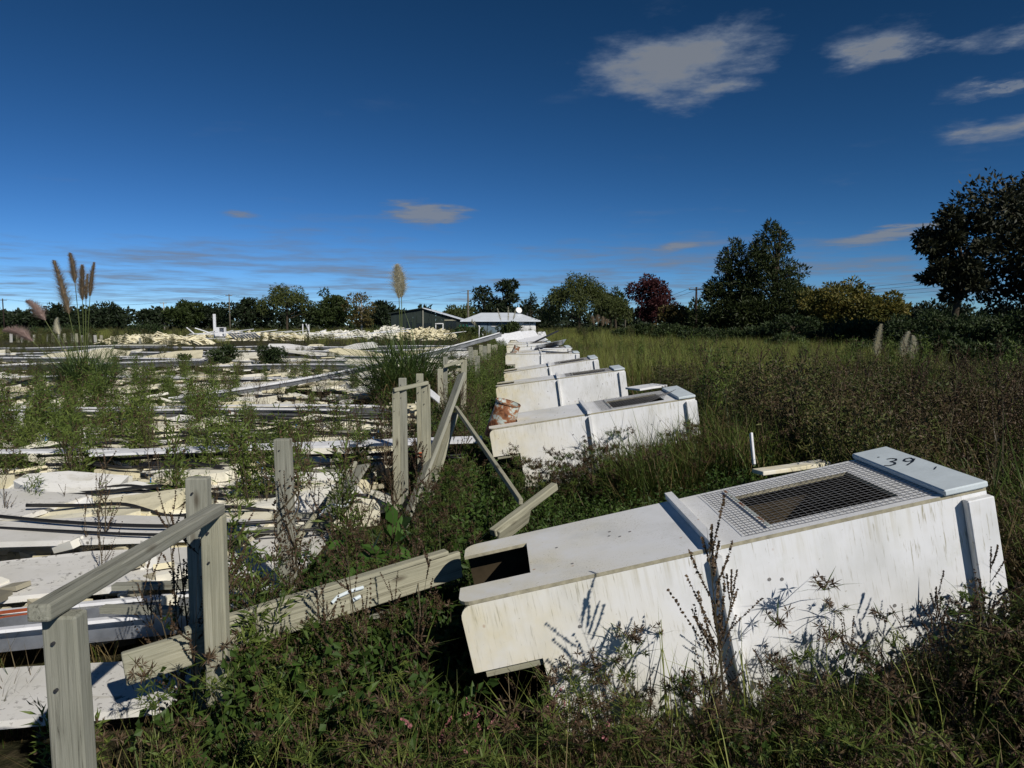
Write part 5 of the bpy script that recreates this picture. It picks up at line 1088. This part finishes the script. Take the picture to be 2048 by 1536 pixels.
def house():
    Y = 112; xl_, xr_ = at(936, 650, Y).x, at(1071, 650, Y).x; ex0, ex1 = at(921, 640, Y).x, at(1081, 640, Y).x; ze = at(1000, 641, Y).z; zr = at(1000, 625.5, Y + 4).z; rx0, rx1 = at(962, 626, Y + 4).x, at(1036, 626, Y + 4).x; D = 9
    root = empty('house', (xl_, Y, 0)); tag(root, 'low white house with a pale hipped iron roof and satellite dish', 'house'); o = -xl_
    mb = MB(); v = [(ex0 + o, -.7, ze), (ex1 + o, -.7, ze), (ex1 + o, D + .7, ze), (ex0 + o, D + .7, ze), (rx0 + o, D * .5 - .4, zr), (rx1 + o, D * .5 - .4, zr), (ex0 + o, -.7, ze - .18), (ex1 + o, -.7, ze - .18), (ex1 + o, D + .7, ze - .18), (ex0 + o, D + .7, ze - .18)]
    mb.add(v, [(0, 1, 5, 4), (1, 2, 5), (2, 3, 4, 5), (3, 0, 4), (6, 7, 1, 0), (7, 8, 2, 1), (8, 9, 3, 2), (9, 6, 0, 3), (9, 8, 7, 6)]); rf = mb.build('roof', M['roof'], root)
    n = 0
    for (p0, p1, m) in ((936, 951, 'house_blue'), (951, 960, 'house_blue'), (960, 975, 'house_blue'), (975, 996, 'house_blue'), (996, 1012, 'house_blue'), (1012, 1018, 'house_blue'), (1018, 1028, 'house_white'), (1028, 1038, 'house_white'), (1038, 1048, 'house_white'), (1048, 1060, 'house_white'), (1060, 1071, 'house_white')):
        a = at(p0, 650, Y).x + o; b = at(p1, 650, Y).x + o; mb = MB(); mb.box((b - a - .07, .1, ze + .1), ((a + b) / 2, .05 + .03 * (n % 2), ze / 2 - .24)); mb.build('wall_board', M[m], root); n += 1
    for (p0, p1, q0, q1) in ((984, 992, 643, 652), (950, 957, 643, 664), (1050, 1058, 642, 648), (1060, 1067, 642, 648)):
        a = at(p0, q1, Y); b = at(p1, q0, Y); mb = MB(); mb.box((b.x - a.x, .06, b.z - a.z), ((a.x + b.x) / 2 + o, -.04, (a.z + b.z) / 2)); w = mb.build('window', M['glass_dark'], root)
        mb = MB(); mb.box((b.x - a.x + .16, .05, .09), ((a.x + b.x) / 2 + o, -.05, a.z - .05)); mb.build('sill', M['house_white'], w)
    for xx in (xl_, xr_):
        mb = MB(); mb.box((.1, D - .3, ze + .1), (xx + o, D / 2, ze / 2 - .24)); mb.build('side_wall', M['house_white'], root)
    mb = MB(); mb.box((xr_ - xl_ - .2, .1, ze + .1), ((xr_ - xl_) / 2, D - .1, ze / 2 - .24)); mb.build('rear_wall', M['house_white'], root)
    c = at(1055, 632, Y + 2); mb = MB(); mb.tube([(c.x + o, 3.2, c.z - .6), (c.x + o, 3.2, c.z + .55)], .13, 10); mb.build('flue', M['dark_steel'], rf)
    c = at(1038, 620, Y + 3); ds = empty('satellite_dish', (c.x, Y + 3.6, c.z)); tag(ds, 'round white satellite dish on the house roof', 'satellite dish')
    mb = MB(); n = 24; v = [(0, .12, 0)] + [(.26 * k * math.cos(t), .12 - .03 * k * k, .26 * k * math.sin(t)) for k in (1, 2) for t in [6.283 * q / n for q in range(n)]]; f = [(0, 1 + k, 1 + (k + 1) % n) for k in range(n)] + [(1 + k, 1 + n + k, 1 + n + (k + 1) % n, 1 + (k + 1) % n) for k in range(n)]
    mb.add(v, f); d = mb.build('dish', M['house_white'], ds, smooth=True); d.rotation_euler = (rad(-25), 0, rad(20)); sm = d.modifiers.new('thick', 'SOLIDIFY'); sm.thickness = .02
    mb = MB(); mb.tube([(0, .15, 0), (0, .25, -.5), (0, .25, -1.2)], .035, 6); mb.build('mount', M['dark_steel'], ds)
house()
p = at(928, 667, 100); mb = MB(); n = 14
for k in range(n): mb.tube([(-1.0 + 2.0 * k / n, .1 * math.sin(k), -.2), (-.9 + 1.9 * k / n, .2, .9 + .5 * math.sin(k * .7)), (-.6 + 1.3 * k / n, .1, 1.4 + .4 * math.sin(k * 1.3 + 1))], .09, 5)
o = mb.build('garden_net', M['green_net']); o.location = (p.x, 100, 0); tag(o, 'heap of green netting beside the power pole', 'netting')
p = at(968, 665, 105); obox('board', 'white board leaning on the house wall', 'board', (p.x, 104.5, -.1), (p.x - .8, 105.6, 1.6), .2, .06, M['white_beam'], bev=0)
p = at(958, 664, 80); obox('white_stake', 'short white stake standing in weeds before the house', 'stake', (p.x, 80, -.2), (p.x + .05, 80, 1.55), .16, .08, M['white_beam'], bev=0)

# ------------------------------------------------------------------ power poles and lines
POLES = {}
def pole(key, px, ptop, Y, label, m='brown_pole', arm=1.2, pins=3, h_min=None, r=.13, arm_dir=0):
    a = at(px, ptop, Y); root = empty('power_pole', (a.x, Y, float(gh(a.x, Y)) - .1), (0, 0, arm_dir)); h = a.z - root.location.z; tag(root, label, 'power pole', 'power poles')
    mb = MB(); mb.tube([(0, 0, -.2), (0, 0, h * .5), (0, 0, h)], [r * 1.25, r, r * .78], 9); mb.build('post', M[m], root, smooth=True)
    if arm:
        mb = MB(); mb.box((arm * 2, .09, .12), (0, -.13, h - .35)); am = mb.build('crossarm', M[m], root)
        for k in range(pins):
            x = -arm * .92 + 2 * arm * .92 * k / max(1, pins - 1); mb = MB(); mb.tube([(x, -.13, h - .29), (x, -.13, h - .19), (x, -.13, h - .17), (x, -.13, h - .08)], [.02, .02, .06, .035], 8); mb.build('insulator', M['concrete'], am)
    POLES[key] = (a.x, Y, a.z - .12, arm)
pole('a', 5, 597, 150, 'tarred pole at the end of the line beyond the leaning mauve plumes', 'dark_pole', 1.0)
pole('b', 106, 618, 190, 'grey concrete pole behind the leaning mauve plumes', 'concrete', .0)
pole('c', 327, 604, 185, 'pole with two stacked fittings before a gap in the hedge', 'concrete', .9)
pole('d', 458, 588, 150, 'tall pole with short crossarm beside the white upright slab', 'brown_pole', .7, 2)
pole('e', 648, 601, 190, 'slim pole with wide crossarm before the tallest hedge tree', 'brown_pole', 1.3, 2)
pole('f', 936, 580, 116, 'stout pole without crossarm between shed and house', 'brown_pole', 0, r=.17)
pole('g', 1251, 603, 150, 'slim pole with crossarm between willow and red-leaved tree', 'brown_pole', 1.3, 2)
pole('h', 1393, 574, 90, 'dark tarred pole with crossarm beside the conifers', 'dark_pole', 1.0, 4, r=.15)
mb = MB(); mb.tube([(0, 0, 0), (.3, 0, .1), (.32, 0, -.05)], .05, 6); o = mb.build('bracket', M['dark_steel']); o.location = (POLES['f'][0] + .1, 116, POLES['f'][2] - .05); child_of(o, [q for q in bpy.data.objects if q.name.startswith('power_pole') and abs(q.location.y - 116) < .1][0])
def wire(a, b, sag, label, group='overhead power lines', off=0, r=.022):
    a = Vector(a); b = Vector(b); mb = MB(); mb.tube([a.lerp(b, t) - Vector((0, 0, 4 * sag * t * (1 - t))) for t in np.linspace(0, 1, 17)], r, 4); tag(mb.build('power_line', M['black']), label, 'power line', group)
for (k1, k2, sg, nw) in (('a', 'c', 1.0, 2), ('c', 'd', .7, 2), ('d', 'e', .8, 2), ('e', 'f', 1.2, 1), ('f', 'g', 1.2, 1), ('g', 'h', .8, 2)):
    p1, p2 = POLES[k1], POLES[k2]
    for j in range(nw):
        s = (j - (nw - 1) / 2) * 1.4; wire((p1[0] + s, p1[1], p1[2]), (p2[0] + s, p2[1], p2[2]), sg, 'thin black power line strung between two poles over the hedge')
p1 = POLES['h']
for j in range(4):
    e = at(2000, 548 + 10 * j, 52); wire((p1[0] - .9 + .6 * j, p1[1], p1[2]), (e.x, e.y, e.z + .3), 1.0, 'black power line passing behind the yellowing tree', 'lines behind the yellowing tree', r=.014)

# ------------------------------------------------------------------ far debris: heaps, posts, trestle
def heap(label, px0, px1, ptop, pbase, Y, seed, m='foam', D=5):
    a = at(px0, pbase, Y); b = at(px1, pbase, Y); h = at((px0 + px1) / 2, ptop, Y).z; g = np.random.default_rng(seed); nx, ny = 46, 20; mb = MB(); V = []
    for j in range(ny + 1):
        for i in range(nx + 1):
            u, w = i / nx, j / ny; e = (math.sin(u * math.pi) ** .6) * (math.sin(w * math.pi) ** .7); x = a.x + (b.x - a.x) * u; y = Y + D * w
            zz = h * e * (.66 + .22 * vnoise(u * 9 + seed, w * 5, 1) + .06 * vnoise(u * 31, w * 17 + seed, 1)) + g.normal(0, .05) * e; V.append((x - a.x, D * w, max(-.1, zz) - .08))
    mb.add(V, [(j * (nx + 1) + i, j * (nx + 1) + i + 1, (j + 1) * (nx + 1) + i + 1, (j + 1) * (nx + 1) + i) for j in range(ny) for i in range(nx)])
    root = empty('rubble_heap', (a.x, Y, 0)); tag(root, label, 'rubble heap'); mb.build('mound', M[m], root)
    mb = MB()
    for k in range(260):
        u, w = g.uniform(.02, .98), g.uniform(.0, .6); e = (math.sin(u * math.pi) ** .6) * (math.sin(w * math.pi) ** .7); s = g.uniform(.12, .55)
        mb.box((s * 2.6, s * 1.6, .07), ((b.x - a.x) * u, D * w, h * e * .75 + g.uniform(-.05, .12)), tuple(g.uniform(-.6, .6, 3)))
    tag(mb.build('rubble_chunks', M['panel'], root), kind='stuff')
heap('tall rounded heap of cream foam rubble before the shed', 745, 805, 650, 679, 84, 5, 'foam', 6)
heap('sprawling heap of cream rubble and boards beside the shed door', 792, 905, 656, 682, 80, 6, 'foam', 5)
heap('long low bank of cream rubble behind the troughs', 560, 790, 664, 680, 88, 7, 'foam', 7)
heap('low cream rubble bank round the white upright slab', 350, 600, 667, 682, 78, 8, 'foam', 7)
heap('thin cream rubble bank beyond the trestle', 190, 400, 672, 688, 62, 9, 'foam', 4)
rr = random.Random(12)
for k in range(26):
    px = rr.uniform(360, 900); Y = rr.uniform(60, 84); p = at(px, rr.uniform(664, 676), Y); L = rr.uniform(1.5, 4)
    obox('white_batten', 'white batten lying on the far rubble banks', 'batten', (p.x, Y, max(.1, p.z)), (p.x + L, Y + rr.uniform(-1, 1), max(.1, p.z) + rr.uniform(-.1, .5)), .12, .06, M['white_beam'], group='white battens on the far rubble', bev=0)
p = at(430, 672, 76); obox('upright_slab', 'white slab standing upright on the far rubble', 'slab', (p.x, 76, .2), (p.x, 76, at(430, 628, 76).z), .14, .26, M['white_beam'], bev=0)
# open white cabinet beside it
c = at(441, 664, 75.5); root = empty('white_cabinet', (c.x, 75.5, c.z - .45)); tag(root, 'open white cabinet beside the upright slab on the rubble', 'cabinet')
for nm, sz, lc in (('side', (.05, .5, .9), (-.5, 0, .45)), ('side', (.05, .5, .9), (.5, 0, .45)), ('top', (1.0, .5, .05), (0, 0, .93)), ('bottom', (1.0, .5, .05), (0, 0, 0)), ('back', (1.0, .04, .9), (0, .27, .45)), ('door', (.5, .04, .9), (-.25, -.28, .45))):
    mb = MB(); mb.box(sz, lc); mb.build(nm, M['white_beam'], root)
mb = MB(); mb.box((.8, .4, .8), (0, .05, -.38)); mb.build('plinth', M['concrete'], root)
for k, (x0, y0, x1, y1) in enumerate(((373, 655, 388, 667), (390, 656, 425, 667), (318, 674, 330, 682), (612, 648, 618, 664), (640, 664, 652, 660))):
    a = at(x0, y0, 74); b = at(x1, y1, 74.5); obox('white_pole', 'white pole sticking out of the far rubble at a slant', 'pole', a, b, .1, .1, M['white_beam'], group='white poles in the far rubble', bev=0)
for k in range(9):
    px = 455 + k * 6.5; a = at(px, 665, 73); b = at(px + 14, 676, 72); obox('grey_pipe', 'grey pipe in the slanting bundle beside the white cabinet', 'pipe', a, b, .12, .12, M['alu'], group='pipe bundle beside the cabinet', bev=0)
for k, (px, pt) in enumerate(((606, 648), (618, 649))):
    a = at(px, 668, 90); obox('white_stake', 'short white stake on the low bank of cream rubble', 'stake', (a.x, 90, 0), (a.x, 90, at(px, pt, 90).z), .1, .1, M['white_beam'], group='stakes on the rubble bank', bev=0)
def trestle():
    Y = 44; a = at(225, 700, Y); b = at(326, 700, Y); zt = at(270, 689, Y).z; root = empty('trestle_bench', (a.x, Y, 0)); tag(root, 'weathered timber trestle bench in the demolished shed', 'bench'); L = b.x - a.x
    for k in range(3):
        mb = MB(); mb.box((L, .17, .06), (L / 2, .2 * k, zt - .03 + .02 * (k == 1))); mb.build('plank', M['timber_pale'], root)
    mb = MB(); mb.box((L, .05, .16), (L / 2, -.12, zt - .15)); mb.build('apron', M['timber_pale'], root)
    for x in (.12, L * .36, L * .72, L - .15):
        for y in (0, .4): mb = MB(); mb.box((.10, .08, zt), (x, y, zt / 2 - .12)); mb.build('leg', M['timber_pale'], root)
    for x in (L * .36, L * .72): mb = MB(); mb.bar((x, -.03, .2), (x + .45, -.03, zt - .15), .05, .08); mb.build('brace', M['timber_pale'], root)
    p_ = at(267, 676, Y); obox('timber_post', 'grey post standing up behind the trestle bench', 'post', (p_.x, Y + .75, -.2), (p_.x, Y + .75, p_.z), .1, .1, M['timber'], bev=0)
trestle()
for k in range(16):
    px = 22 + k * 12 + rr.uniform(-3, 3); Y = 72; a = at(px, rr.uniform(666, 671), Y)
    obox('fence_paling', 'grey paling in the far row of stubs beyond the pampas', 'paling', (a.x, Y, -.2), (a.x + rr.uniform(-.06, .06), Y, a.z), .06, .28, M['timber_pale' if k % 2 else 'concrete'], group='row of grey palings', bev=0)
